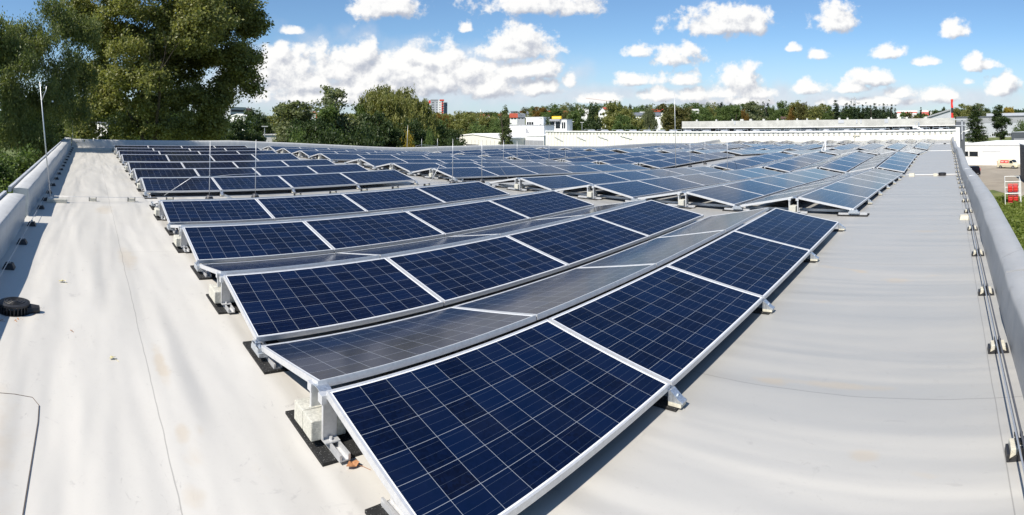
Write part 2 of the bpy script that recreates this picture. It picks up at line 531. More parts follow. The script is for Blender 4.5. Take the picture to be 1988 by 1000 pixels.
def cell_material():
    m = bpy.data.materials.new('solar_cells_under_glass')
    m.use_nodes = True
    nt = m.node_tree
    b = nt.nodes['Principled BSDF']
    uvn = N(nt, 'ShaderNodeUVMap', uv_map='UVMap')
    sp = N(nt, 'ShaderNodeSeparateXYZ')
    nt.links.new(uvn.outputs[0], sp.inputs[0])
    u, v = sp.outputs[0], sp.outputs[1]        # metres on the panel
    mg = 0.020
    cu = mth(nt, 'MULTIPLY', mth(nt, 'SUBTRACT', u, mg), 10 / (1.65 - 2 * mg))
    cv = mth(nt, 'MULTIPLY', mth(nt, 'SUBTRACT', v, mg), 6 / (0.99 - 2 * mg))
    def edge(c, hw):
        return mth(nt, 'GREATER_THAN', mth(nt, 'ABSOLUTE', mth(nt, 'SUBTRACT', mth(nt, 'FRACT', c), .5)), .5 - hw)
    grid = mth(nt, 'MAXIMUM', edge(cu, .0065), edge(cv, .0065))
    def out(c, n):
        return mth(nt, 'MAXIMUM', mth(nt, 'LESS_THAN', c, .012), mth(nt, 'GREATER_THAN', c, n - .012))
    rim = mth(nt, 'MAXIMUM', out(cu, 10), out(cv, 6))
    bus = mth(nt, 'LESS_THAN', mth(nt, 'ABSOLUTE', mth(nt, 'SUBTRACT', mth(nt, 'FRACT', mth(nt, 'MULTIPLY', cv, 3)), .5)), .012)
    cmbn = N(nt, 'ShaderNodeCombineXYZ')
    nt.links.new(mth(nt, 'FLOOR', cu), cmbn.inputs[0])
    nt.links.new(mth(nt, 'FLOOR', cv), cmbn.inputs[1])
    oi = N(nt, 'ShaderNodeObjectInfo')
    nt.links.new(mth(nt, 'MULTIPLY', oi.outputs['Random'], 97), cmbn.inputs[2])
    wnz = N(nt, 'ShaderNodeTexWhiteNoise', noise_dimensions='3D')
    nt.links.new(cmbn.outputs[0], wnz.inputs['Vector'])
    vo = N(nt, 'ShaderNodeTexVoronoi')
    vo.inputs['Scale'].default_value = 60
    nt.links.new(uvn.outputs[0], vo.inputs['Vector'])
    sep2 = N(nt, 'ShaderNodeSeparateColor')
    nt.links.new(vo.outputs['Color'], sep2.inputs[0])
    c = mixc(nt, wnz.outputs['Value'], (0.0012, 0.0030, 0.0125), (0.0024, 0.0095, 0.037))
    c = mixc(nt, mth(nt, 'MULTIPLY', sep2.outputs[0], .5), c, (0.003, 0.009, 0.036))
    c = mixc(nt, mth(nt, 'MULTIPLY', oi.outputs['Random'], .25), c, (0.004, 0.005, 0.026))
    c = mixc(nt, mth(nt, 'MULTIPLY', bus, .30), c, (0.14, 0.18, 0.24))
    c = mixc(nt, mth(nt, 'MULTIPLY', grid, .9), c, (0.30, 0.33, 0.37))
    c = mixc(nt, rim, c, (0.72, 0.74, 0.76))
    # thin dust film
    dn = N(nt, 'ShaderNodeTexNoise')
    dn.inputs['Scale'].default_value = 3.5
    dn.inputs['Detail'].default_value = 6
    nt.links.new(uvn.outputs[0], dn.inputs['Vector'])
    c = mixc(nt, mth(nt, 'MULTIPLY', sstep(nt, dn.outputs['Fac'], .35, .8), .006), c, (0.5, 0.5, 0.5))
    nt.links.new(c, b.inputs['Base Color'])
    b.inputs['Roughness'].default_value = 0.13
    b.inputs['IOR'].default_value = 1.36
    b.inputs['Specular IOR Level'].default_value = 0.16
    return m
M['cells'] = cell_material()

def leaf_material(name, c1, c2, trans=0.42):
    m = bpy.data.materials.new(name)
    m.use_nodes = True
    nt = m.node_tree
    nt.nodes.clear()
    g = N(nt, 'ShaderNodeNewGeometry')
    n = N(nt, 'ShaderNodeTexNoise')
    n.inputs['Scale'].default_value = 0.55
    n.inputs['Detail'].default_value = 5
    nt.links.new(g.outputs['Position'], n.inputs['Vector'])
    f = mth(nt, 'ADD', mth(nt, 'MULTIPLY', sstep(nt, n.outputs['Fac'], .3, .7), .6), mth(nt, 'MULTIPLY', g.outputs['Random Per Island'], .5), clamp=True)
    c = mixc(nt, f, c1, c2)
    d = N(nt, 'ShaderNodeBsdfPrincipled')
    d.inputs['Roughness'].default_value = 0.5
    d.inputs['Specular IOR Level'].default_value = 0.35
    tr = N(nt, 'ShaderNodeBsdfTranslucent')
    nt.links.new(c, d.inputs['Base Color'])
    nt.links.new(mixc(nt, 1.0, c, (1.15, 1.2, 0.7), 'MULTIPLY'), tr.inputs[0])
    mx = N(nt, 'ShaderNodeMixShader')
    mx.inputs[0].default_value = trans
    nt.links.new(d.outputs[0], mx.inputs[1])
    nt.links.new(tr.outputs[0], mx.inputs[2])
    o = N(nt, 'ShaderNodeOutputMaterial')
    nt.links.new(mx.outputs[0], o.inputs[0])
    return m
LM = {'poplar': leaf_material('poplar_leaves', (0.115, 0.135, 0.038), (0.330, 0.330, 0.115)),
      'grass': leaf_material('grass_blades', (0.090, 0.135, 0.022), (0.20, 0.24, 0.050)),
      'birch': leaf_material('birch_leaves', (0.078, 0.108, 0.034), (0.216, 0.244, 0.082)),
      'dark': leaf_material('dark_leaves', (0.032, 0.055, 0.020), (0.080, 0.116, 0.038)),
      'green': leaf_material('green_leaves', (0.062, 0.104, 0.029), (0.147, 0.203, 0.058)),
      'olive': leaf_material('olive_leaves', (0.128, 0.145, 0.044), (0.281, 0.281, 0.088)),
      'greygreen': leaf_material('grey_green_leaves', (0.108, 0.133, 0.067), (0.241, 0.267, 0.133)),
      'rust': leaf_material('rusty_leaves', (0.078, 0.080, 0.024), (0.150, 0.140, 0.044)),
      'yellow': leaf_material('yellow_leaves', (0.246, 0.196, 0.029), (0.464, 0.334, 0.043)),
      'orange': leaf_material('orange_leaves', (0.16, 0.10, 0.022), (0.26, 0.155, 0.035)),
      'conifer': leaf_material('conifer_needles', (0.017, 0.035, 0.017), (0.049, 0.075, 0.032), .15),
      'spruce': leaf_material('ivy_green_needles', (0.058, 0.087, 0.026), (0.123, 0.152, 0.051), .2)}

# ---------------------------------------------------------------- the roof
_kx = [-5, 0, 4, 8.5, 13, 19.3, 24, 29.3, 35, 41.2, 46, 51, 56, 61.2, 68.6, 80]
_kz = [0, 0, .057, .153, .04, -.20, -.11, -.05, -.28, -.50, -.46, -.46, -.62, -.78, -.50, -.50]
_tx = np.linspace(-5, 80, 1701)
_tz = np.interp(_tx, _kx, _kz)
_kk = np.hanning(33)
_tz = np.convolve(np.pad(_tz, 16, mode='edge'), _kk / _kk.sum(), 'valid')
def zr(x, y):
    return float(np.interp(x, _tx, _tz)) + (0.0065 - 0.0004 * min(x, 29)) * y

RX0, RX1, RY0, RY1 = -1.03, 68.5, -0.44, 30.35
GZ = -8.4
rb = MB()
xs = list(np.arange(RX0, RX1 + .01, (RX1 - RX0) / 140))
ys = list(np.arange(RY0 - 12, RY1 + .01, (RY1 - RY0 + 12) / 40))
ys = [y for y in ys]
vs, fs = [], []
nx, ny = len(xs), len(ys)
# the roof also runs on behind the photographer, inside the corner parapet
xs2 = xs
for x in xs2:
    for y in np.linspace(RY0, RY1, 42):
        vs.append((x, y, zr(x, y)))
for i in range(nx - 1):
    for j in range(41):
        a = i * 42 + j
        fs.append((a, a + 1, a + 43, a + 42))
rb.add(vs, fs)
struct(rb.build('roof', M['roof'], smooth=True))
hall = empty('production_hall', (30, 15, GZ), 0, 'long flat-roofed hall that carries all the solar panels', 'building')
wb_ = MB()
for (x0, y0, x1, y1) in ((-1.25, -.70, 68.4, -.46), (-1.25, 30.37, 68.4, 30.6), (-1.25, -.70, -1.05, 30.6)):
    wb_.box(((x0 + x1) / 2 - 30, (y0 + y1) / 2 - 15, 3.6), (x1 - x0, y1 - y0, 7.2))
wb_.build('wall', M['white'], hall)

def parapet(label, axis, a, b, inner, outer, top, seed, step=.35, slope=0.06, base=-.9):
    "sheet-covered parapet running along an axis; inner/outer are the other coordinate"
    rnd = random.Random(seed)
    n = max(2, int((b - a) / step))
    prof = [(inner, 0.0), (inner + (outer - inner) * .04, .10), (inner + (outer - inner) * slope * 2.2, top * .55),
            (inner + (outer - inner) * slope * 3, top - (.055 if slope else .022)), (inner + (outer - inner) * ((.14 if slope else .08) + slope), top - .004), (inner + (outer - inner) * .6, top + .012),
            (outer - (outer - inner) * .04, top + .004), (outer, top - .03), (outer, top - .9)]
    m = MB()
    vs, fs = [], []
    ph = rnd.random() * 9
    for i in range(n + 1):
        t = a + (b - a) * i / n
        for k, (p, z) in enumerate(prof):
            w = .006 * math.sin(t * 2.1 + ph + k * .3) + .004 * math.sin(t * 4.3 + ph * 2) if 0 < k < 6 else 0
            zz = z + (.005 * math.sin(t * 1.7 + ph + k) if 2 < k < 7 else 0)
            if k == 1:
                w *= 2
            q = p + w
            zb = zr(t, q) if axis == 'x' else zr(q, t)
            vs.append((t, q, zb + zz) if axis == 'x' else (q, t, zb + zz))
    K = len(prof)
    for i in range(n):
        for k in range(K - 1):
            fs.append((i * K + k, i * K + k + 1, (i + 1) * K + k + 1, (i + 1) * K + k))
    fs.append(tuple(range(K)))
    fs.append(tuple(n * K + k for k in range(K))[::-1])
    m.add(vs, fs)
    o = m.build('parapet', M['cap'])
    import bmesh
    bm = bmesh.new(); bm.from_mesh(o.data)
    for f in bm.faces:
        f.smooth = len(f.verts) == 4
    for e in bm.edges:
        if len(e.link_faces) == 2 and any(len(f.verts) > 4 for f in e.link_faces):
            e.smooth = False
    bm.to_mesh(o.data); bm.free()
    if axis == 'y' or inner > 5:
        o.data.materials[0] = M['cap2']
    return tag(o, label, 'parapet')

parapet('near stretch of the left parapet, ending at the gap in the wall', 'y', 0.6, 8.62, -1.0, -1.29, .44, 1, slope=.0)
parapet('long left parapet from the gap to the far corner', 'y', 9.19, 23.5, -1.0, -1.27, .46, 2, slope=.0)
parapet('last stretch of left parapet meeting the far corner', 'y', 23.52, 30.62, -1.0, -1.29, .455, 3, slope=.0)
parapet('pale parapet along the far edge of the roof under the big trees', 'x', -.98, 34.0, 30.3, 30.58, .40, 4, .8, .03)
parapet('far parapet stretch running on towards the white corrugated wall', 'x', 34.02, 68.4, 30.3, 30.56, .38, 5, .8, .03)
for i, (a, b, lab) in enumerate([(0.5, 4.72, 'nearest stretch of the right parapet beside the cable blocks'),
                                 (4.74, 13.6, 'right parapet stretch starting at the second joint from the camera'),
                                 (13.62, 17.2, 'short right parapet stretch between two pale joints'),
                                 (17.22, 41, 'right parapet stretch opposite the black vehicle'),
                                 (41.02, 68.4, 'farthest stretch of the right parapet by the corrugated wall')]):
    parapet(lab, 'x', a, b, -.425, -.73 - .008 * (i % 2), .335 + .006 * (i % 3), 11 + i, .3, .05)
# metal drip edge outside the left parapet
for (a, b, lab) in ((0.6, 8.66, 'thin dark metal drip edge on the near left parapet'), (9.12, 30.6, 'thin dark metal drip edge on the far left parapet')):
    m = MB()
    n = int((b - a) / .8)
    for i in range(n):
        y0, y1 = a + (b - a) * i / n, a + (b - a) * (i + 1) / n
        z0 = zr(-1.3, (y0 + y1) / 2) + .44
        m.box((-1.325, (y0 + y1) / 2, z0), (.05, y1 - y0, .09))
    tag(m.build('drip_edge', M['greylt']), lab, 'metal edge')
# welded joint strips on the parapets
for (x, lab) in ((13.61, 'nearer pale joint strip on the right parapet'), (17.21, 'farther pale joint strip on the right parapet')):
    m = MB()
    z = zr(x, -.5)
    m.prism([(-.47, z + .31), (-.52, z + .347), (-.60, z + .356), (-.735, z + .347), (-.735, z + .341), (-.60, z + .350), (-.52, z + .340)], 'x', x - .05, x + .05)
    tag(m.build('joint_strip', M['white']), lab, 'joint strip')
# a welded patch sheet at the left
m = MB()
pts = [(-1.0, 3.30), (-.42, 3.32), (-.31, 3.30), (-.265, 3.22), (-.255, 3.05), (-.25, 2.0), (-.25, 1.2), (-1.0, 1.2)]
m.prism([(x, y) for x, y in pts], 'z', .004, .0065)
m.v = [(x, y, z + zr(x, y)) for x, y, z in m.v]
struct(m.build('roof_patch', M['roof']))
m = MB()
m.tube([(-1.0, 3.305, .006), (-.42, 3.325, .006), (-.31, 3.305, .006), (-.262, 3.22, .006), (-.252, 3.05, .006), (-.247, 2.0, .006), (-.247, 1.2, .006)], .002, 5)
m.v = [(x, y, z + zr(x, y)) for x, y, z in m.v]
struct(m.build('patch_seam', mat('seam_dirt', (.13, .10, .08), .9)))

# ---------------------------------------------------------------- solar panels
PW, PD, TILT = 1.65, 0.99, R_(10.6)
CT, ST = math.cos(TILT), math.sin(TILT)
ZL = 0.125
STEPX = 1.6627
YR = [2.570 + j * 2.1652 for j in range(4)], [12.525 + j * 2.1652 for j in range(3)], [20.257 + j * 2.1652 for j in range(4)]
RG = 0.11                                   # gap between the two panels of a ridge
XG = [(1.210, 4), (9.123, 6), (19.847, 5), (29.25, 6), (42.2, 5), (51.6, 5), (62.0, 3)]
BN = {(0, 0): 'nearest block', (0, 1): 'left middle block', (0, 2): 'left far block', (1, 0): 'second block along the right walkway',
      (1, 1): 'central middle block', (1, 2): 'central far block', (2, 0): 'third block along the right walkway',
      (2, 1): 'middle block right of centre', (2, 2): 'far block right of centre'}

fm = MB()
t, w_ = .038, .012
for (cx, cy, sx, sy) in ((PW / 2, w_ / 2, PW, w_), (PW / 2, PD - w_ / 2, PW, w_), (w_ / 2, PD / 2, w_, PD - 2 * w_), (PW - w_ / 2, PD / 2, w_, PD - 2 * w_)):
    fm.box((cx, cy, -t / 2), (sx, sy, t))
proto = empty('solar_panel', (0, 0, 0), 0, 'x', 'solar panel')
pf = fm.build('frame', M['alu'], proto)
gm = MB()
gm.box((PW / 2, PD / 2, -.006), (PW - 2 * w_, PD - 2 * w_, .006))
pg = gm.build('cell_sheet', M['cells'], proto)
uvl = pg.data.uv_layers.new(name='UVMap')
for lp in pg.data.loops:
    co = pg.data.vertices[lp.vertex_index].co
    uvl.data[lp.index].uv = (co.x, co.y)

def panel_matrix(x0, yr, side):
    x1 = x0 + PW
    z0, z1 = zr(x0, yr), zr(x1, yr)
    if side == 'F':
        o = Vector((x0, yr - PD * CT, z0 + ZL))
        u = Vector((x1 - x0, 0, z1 - z0)).normalized()
        v = Vector((0, CT, ST))
    else:
        o = Vector((x1, yr + RG + PD * CT, z1 + ZL))
        u = Vector((x0 - x1, 0, z0 - z1)).normalized()
        v = Vector((0, -CT, ST))
    nn = u.cross(v).normalized()
    v = nn.cross(u)
    mm = Matrix((u, v, nn)).transposed().to_4x4()
    mm.translation = o
    return mm, nn

panels = []
for gi_, (x0, nc) in enumerate(XG):
    for hi in range(3):
        for j, yr in enumerate(YR[hi]):
            for side in 'FR':
                for k in range(nc):
                    mm, nn = panel_matrix(x0 + k * STEPX, yr, side)
                    c = mm @ Vector((PW / 2, PD / 2, 0))
                    d = Vector((0, 0, CAM_H)) - c
                    area = max(0.0, nn.dot(d.normalized())) / d.length_squared
                    # frames of the leftmost panels show in the open gable ends
                    if k == 0 and gi_ < 2:
                        area = max(area, .02 / d.length_squared)
                    panels.append((area, gi_, hi, j, side, k, mm))
panels.sort(key=lambda p: -p[0])
first = True
for rank, (area, gi_, hi, j, side, k, mm) in enumerate(panels[:298]):
    col_ = nth(k) + ' from left'
    if (gi_, hi) in BN:
        bn = BN[(gi_, hi)]
    else:
        bn = nth(gi_) + ' block along the right walkway' if hi == 0 else nth(gi_) + ' block from left, ' + ('middle' if hi == 1 else 'rear') + ' band'
    lab = ('dark blue panel, ' if side == 'F' else 'greyer rear-slope panel, ') + col_ + ', ' + nth(j) + ' ridge, ' + bn
    g = ('front-slope' if side == 'F' else 'rear-slope') + ' solar panels of the roof array'
    if first:
        proto.matrix_world = mm
        tag(proto, lab, 'solar panel', g)
        first = False
    else:
        dup(proto, label=lab, group=g, mat=mm)
# everything smaller than that, as one mass
rest = panels[298:]
def merged(name, src, mats_):
    sv = np.array([v.co[:] for v in src.data.vertices])
    sf = [tuple(p.vertices) for p in src.data.polygons]
    V, F = [], []
    for i, p in enumerate(rest):
        m4 = np.array(p[6])
        V.append(sv @ m4[:3, :3].T + m4[:3, 3])
        F += [tuple(a + i * len(sv) for a in f) for f in sf]
    me = bpy.data.meshes.new(name)
    me.from_pydata(np.concatenate(V).tolist(), [], F)
    for mt in mats_:
        me.materials.append(mt)
    return me, len(sv)
me1, _ = merged('distant_solar_panels', pf, [M['alu'], M['cells']])
me2, nv2 = merged('tmp', pg, [M['cells']])
import bmesh
bm = bmesh.new()
bm.from_mesh(me1)
nf1 = len(bm.faces)
bm.from_mesh(me2)
bm.faces.ensure_lookup_table()
uvb = bm.loops.layers.uv.new('UVMap')
sv = np.array([v.co[:] for v in pg.data.vertices])
bm.verts.ensure_lookup_table()
nv1 = len(me1.vertices)
bm.verts.index_update()
for f in bm.faces[nf1:]:
    f.material_index = 1
    for lp in f.loops:
        c_ = sv[(lp.vert.index - nv1) % nv2]
        lp[uvb].uv = (c_[0], c_[1])
bm.to_mesh(me1)
bm.free()
bpy.data.meshes.remove(me2)
ds = bpy.data.objects.new('distant_solar_panels', me1)
COL.objects.link(ds)
struct(ds, 'stuff')
ds['label'] = 'smaller far-off rows of solar panels towards the corrugated wall'

# ---------------------------------------------------------------- panel feet
def ridge_foot():
    "origin: roof level, panel edge x, front ridge edge y"
    r = empty('ridge_support', (0, 0, 0), 0, 'x', 'panel support')
    m = MB(); m.box((.05, .15, .008), (.28, .52, .016)); m.build('rubber_mat', M['rubber'], r)
    m = MB()
    m.prism([(-.03, .016), (.03, .016), (.03, .048), (.018, .048), (.018, .022), (-.018, .022), (-.018, .048), (-.03, .048)], 'y', -.14, .44)
    for i_ in range(len(m.v)):
        m.v[i_] = (m.v[i_][0] + .018, m.v[i_][1], m.v[i_][2])
    m.build('base_rail', M['alu'], r)
    for (y, s) in ((.02, 1), (.16, -1)):
        m = MB()
        m.box((.005, y, .165), (.085, .007, .232))
        m.box((.005, y - s * .022, .052), (.085, .05, .006))
        m.box((-.036, y - s * .008, .165), (.005, .018, .232))
        m.box((.005, y + s * .0, .277), (.10, .045, .012))
        m.box((-.035, y, .262), (.03, .05, .045))
        m.tube([(.005, y - s * .022, .05), (.005, y - s * .022, .068)], .009, 6)
        m.build('leg', M['alu'], r)
    m = MB()
    n = 8
    for i in range(n):
        a0, a1 = PI * i / n, PI * (i + 1) / n
        p0 = Vector((-.005, .09 - .07 * math.cos(a0), .258 + .03 * math.sin(a0)))
        p1 = Vector((-.005, .09 - .07 * math.cos(a1), .258 + .03 * math.sin(a1)))
        c = (p0 + p1) / 2
        m.box(c, (.07, (p1 - p0).length + .004, .006), rot=Matrix.Rotation(math.atan2(p1.z - p0.z, p1.y - p0.y), 3, 'X'))
    m.build('bridge_bracket', M['galv'], r)
    return r

def valley_foot():
    "origin: roof level, panel edge x, front-panel low edge y"
    r = empty('valley_support', (0, 0, 0), 0, 'x', 'panel support')
    m = MB(); m.box((.075, -.03, .008), (.26, .52, .016)); m.build('rubber_mat', M['rubber'], r)
    m = MB()
    m.prism([(-.03, .016), (.03, .016), (.03, .048), (.018, .048), (.018, .022), (-.018, .022), (-.018, .048), (-.03, .048)], 'y', -.27, .22)
    for i_ in range(len(m.v)):
        m.v[i_] = (m.v[i_][0] + .05, m.v[i_][1], m.v[i_][2])
    m.build('base_rail', M['alu'], r)
    m = MB()
    m.box((-.01, -.055, .062), (.075, .19, .028))
    m.box((-.025, -.012, .088), (.05, .05, .034))
    m.box((-.025, -.100, .088), (.05, .05, .034))
    m.box((-.045, -.055, .080), (.008, .15, .05))
    m.tube([(-.03, -.012, .10), (-.03, -.012, .12)], .008, 6)
    m.tube([(-.03, -.100, .10), (-.03, -.100, .12)], .008, 6)
    m.build('clamp', M['galv'], r)
    return r

def edge_foot():
    r = empty('edge_clamp', (0, 0, 0), 0, 'x', 'panel clamp')
    m = MB(); m.box((0, .10, .008), (.13, .26, .016)); m.build('rubber_mat', M['rubber'], r)
    m = MB()
    m.prism([(-.065, .050), (-.035, .062), (.03, .112), (.05, .112), (.05, .040), (-.065, .040)], 'x', -.034, .034)
    m.tube([(0, -.01, .078), (0, -.016, .092)], .008, 6)
    m.build('clamp', M['galv'], r)
    m = MB(); m.box((0, -.005, .028), (.075, .10, .022)); m.build('spacer', M['cream'], r)
    r.scale = (.85, .85, .9)
    return r

def stone():
    m = MB(); m.box((0, 0, .052), (.20, .118, .104))
    o = m.build('ballast_paver', M['paver'], bevel=.006)
    tag(o, 'x', 'concrete block')
    return o

RF, VF, EF, ST_ = ridge_foot(), valley_foot(), edge_foot(), stone()
used = set()
def put(pr, x, y, lab, grp_, rz=0.0, dz=0.0):
    z = zr(x, y) + dz
    if id(pr) not in used:
        used.add(id(pr))
        pr.location = (x, y, z)
        pr.rotation_euler = (0, 0, rz)
        pr['label'] = lab
        pr['group'] = grp_
        return pr
    return dup(pr, (x, y, z), rz, lab, grp_)

for gi_, (x0, nc) in enumerate(XG):
    for hi in range(3):
        bn = BN.get((gi_, hi))
        if gi_ > 2 and hi > 0:
            continue
        bn = bn or (nth(gi_) + ' block along the right walkway')
        near = gi_ == 0 and hi == 0
        if gi_ <= 2:
            for j, yr in enumerate(YR[hi]):
                x = x0 + (.03 if gi_ else .02)
                put(RF, x, yr, 'ridge foot at left end, %s ridge, %s' % (nth(j), bn), 'ridge feet of the solar array')
                nst = 2 if gi_ == 0 else 1
                for s in range(nst):
                    put(ST_, x + (.005 if gi_ == 0 else .03), yr + (.080 + .124 * s if nst == 2 else .10) , 'concrete block %s foot, %s ridge, %s' % (('in front on' if s == 0 else 'behind on') if nst == 2 else 'on', nth(j), bn),
                        'concrete ballast blocks on the ridge feet', rz=.03 * (s - .4), dz=.048)
                if j > 0:
                    put(VF, x0 + .02, yr - PD * CT, 'low foot before the %s ridge, %s' % (nth(j), bn), 'valley feet of the solar array')
            put(VF, x0 + .02, YR[hi][-1] + RG + 2 * PD * CT - .87, 'rearmost low foot behind the last ridge, ' + bn, 'valley feet of the solar array')
            if gi_ <= 1:
                put(VF, x0 + .02, YR[hi][0] - PD * CT + (.27 if gi_ == 0 and hi == 0 else .06), 'frontmost low foot at the left corner, ' + bn, 'valley feet of the solar array')
        # clamps along the low front edge
        if hi == 0 or gi_ == 0:
            for k in range(1, nc + 1):
                put(EF, x0 + k * STEPX - .006, YR[hi][0] - PD * CT - .035, 'clamp, %s along front edge, %s' % (nth(k - 1), bn), 'clamps along the low front edges')
# long rails seen through the open ends
for gi_ in (1, 2):
    for hi in range(3):
        x0 = XG[gi_][0]
        a, b = YR[hi][0] - .95, YR[hi][-1] + 1.05
        m = MB()
        n = 8
        for i in range(n):
            y0, y1 = a + (b - a) * i / n, a + (b - a) * (i + 1) / n
            m.add([(x0 + .30 + dx, yy, zr(x0 + .3, yy) + dz) for yy in (y0, y1) for dx, dz in ((-.025, .03), (.025, .03), (.025, .075), (-.025, .075))],
                  [(0, 1, 2, 3), (7, 6, 5, 4), (0, 4, 5, 1), (1, 5, 6, 2), (2, 6, 7, 3), (3, 7, 4, 0)])
        tag(m.build('support_rail', M['alu']), 'long metal rail under the left end of the ' + BN[(gi_, hi)], 'metal rail')
m = MB()
m.box((2.93, 11.0, zr(2.9, 11) + .025), (.045, 1.15, .04))
tag(m.build('support_rail', M['galv']), 'short grey rail bridging the cable walkway near two thin rods', 'metal rail')

# ---------------------------------------------------------------- lightning protection
def holder():
    r = empty('cable_block', (0, 0, 0), 0, 'x', 'cable block')
    m = MB()
    m.prism([(-.075, 0), (.075, 0), (.062, .062), (-.062, .062)], 'x', -.055, .055)
    m.build('concrete_body', M['cream'], r, bevel=.005)
    m = MB()
    m.prism([(-.095, 0), (-.08, 0), (-.07, .045), (-.088, .045)], 'x', -.075, .03)
    m.prism([(.08, 0), (.095, 0), (.088, .045), (.07, .045)], 'x', -.075, .03)
    m.prism([(-.09, .001), (.09, .001), (.03, .030), (.014, .075), (-.014, .075), (-.03, .030)], 'x', -.078, -.057)
    m.box((0, 0, .070), (.05, .05, .014))
    m.box((.0, -.022, .084), (.02, .014, .02)); m.box((.0, .022, .084), (.02, .014, .02))
    m.box((.055, -.018, .080), (.02, .02, .022)); m.box((.055, .018, .080), (.02, .02, .022))
    m.build('saddle', M['black'], r)
    r.scale = (.85, .80, .85)
    return r

def block_small():
    r = empty('wire_stand', (0, 0, 0), 0, 'x', 'wire stand')
    m = MB(); m.box((0, 0, .03), (.13, .08, .06), taper=.92); m.build('concrete_body', M['cream'], r)
    for sx in (-.07, .07):
        m = MB(); m.box((sx, 0, .042), (.012, .07, .084)); m.build('end_clip', M['black'], r)
    return r

def block_dark():
    r = empty('wire_holder', (0, 0, 0), 0, 'x', 'wire holder')
    m = MB(); m.box((0, 0, .03), (.14, .14, .06), taper=.6); m.build('rubber_body', M['black'], r)
    m = MB(); m.box((0, 0, .072), (.03, .03, .03)); m.build('clip', M['galv'], r)
    return r
HB, SB, DB = holder(), block_small(), block_dark()
hx = [2.76, 3.97, 5.19, 6.57, 7.95, 9.55, 11.07, 12.53, 14.14, 15.71, 17.3, 18.9]
hx += [18.9 + 1.5 * i for i in range(1, 15)] + [42.5 + 2.5 * i for i in range(10)]
for i, x in enumerate(hx):
    put(HB, x, -.335, 'cream block with black saddle, %s from the camera, beside the right parapet' % nth(i), 'cable blocks beside the right parapet')
for i, x in enumerate([.09, .87, 1.65, 4.42, 5.27, 6.06, 6.9, 7.82, 12.2, 13.4, 14.5, 15.6, 16.7, 17.8]):
    put(SB, x, 11.0, 'small pale stand holding the wire, %s from left in the cross walkway' % nth(i), 'wire stands in the cross walkway')
for i, y in enumerate([4.9, 6.02, 7.2, 8.40, 9.94, 10.9, 11.93, 13.2, 14.54, 15.8, 17.03, 18.3, 19.5, 20.8, 22.3, 23.88, 25.3, 26.72, 28.3]):
    put(DB, -.86, y, 'dark wire holder, %s from the camera, in the shade of the left parapet' % nth(i), 'wire holders beside the left parapet')

def wire(label, pts, r, mat_, name='lightning_wire', z0=.085, step=.8):
    out = []
    for (a, b) in zip(pts[:-1], pts[1:]):
        L = math.hypot(b[0] - a[0], b[1] - a[1])
        n = max(1, int(L / step))
        for i in range(n):
            t = i / n
            x, y = a[0] + (b[0] - a[0]) * t, a[1] + (b[1] - a[1]) * t
            out.append((x, y, zr(x, y) + z0 - .012 * math.sin(PI * ((i % 2) + .01))))
    x, y = pts[-1]
    out.append((x, y, zr(x, y) + z0))
    m = MB(); m.tube(out, r, 6)
    return tag(m.build(name, mat_, smooth=True), label, 'wire')
wire('dark cable running over the cream blocks beside the right parapet', [(.6, -.345), (41, -.345)], .0065, M['darkwire'], z0=.094)
wire('pale wire running beside the dark cable along the right parapet', [(.6, -.318), (68, -.318)], .0055, M['wire'], z0=.098)
wire('thin grey wire crossing the walkway from the left parapet over small stands', [(-.86, 10.98), (24, 10.98)], .0045, M['wire'])
wire('thin grey wire along the foot of the left parapet', [(-.86, 3.2), (-.86, 29.5)], .0045, M['wire'], z0=.09)
for x, lab in ((19.45, 'first'), (41.3, 'second'), (61.1, 'third')):
    wire('pale %s wire crossing the right walkway in the roof valley' % lab, [(x, -.33), (x, 1.5)], .012 if x < 30 else .02, M['white'], z0=.04, step=.3)

def rod(x, y, h, lab, lean=(0, 0), r=.007, foot='cone', arm=None):
    z = zr(x, y)
    g = empty('lightning_rod', (x, y, z), 0, lab, 'lightning rod', 'lightning rods on the solar roof')
    m = MB()
    k = .55
    m.tube([(0, 0, .05), (lean[0] * k, lean[1] * k, h * k), (lean[0], lean[1], h)], [r, r, r * .55], 8)
    m.build('rod', M['wire'], g, smooth=True)
    m = MB()
    if foot == 'cone':
        m.tube([(0, 0, 0), (0, 0, .03), (0, 0, .09), (0, 0, .10)], [.085, .085, .052, .04], 14)
        m.build('foot', M['black'], g)
    elif foot == 'block':
        m.box((.13, 0, .035), (.40, .14, .07), taper=.96)
        m.build('foot', M['paver'], g, bevel=.004)
        m = MB(); m.box((0, 0, .09), (.07, .06, .05)); m.build('clamp', M['galv'], g)
    else:
        m.box((0, 0, .02), (.12, .12, .04)); m.build('foot', M['galv'], g)
    if arm:
        m = MB(); m.tube([Vector(p) for p in arm], r * .7, 6); m.build('arm', M['wire'], g, smooth=True)
        m = MB(); m.box(arm[-1] if len(arm) > 2 and arm[-1][0] == 0 else (0, 0, arm[0][2]), (.03, .03, .03)); m.build('clamp', M['galv'], g)
    return g
rod(-.74, 10.72, 2.36, 'tall thick rod leaning left on a concrete block by the left parapet', (-.26, 0), .013, 'block', [(-.225, 0, 1.98), (-.14, .05, 2.2), (-.13, .05, 2.28)])
rod(-.90, 29.7, 2.2, 'thin rod in the far left corner of the roof', (-.04, 0), .012, 'plate')
rod(2.50, 11.12, 1.22, 'left of the two near thin rods, beside a sloping brace', (0, 0), .008, 'cone', [(-.95, .0, .09), (-.38, .0, .46), (-.30, 0, .48), (0, 0, .48)])
rod(3.50, 11.12, 1.24, 'right of the two near thin rods, in the cross walkway', (0, 0), .008, 'cone', [(-1.0, 0, .46), (-.5, .02, .50), (0, 0, .52)])
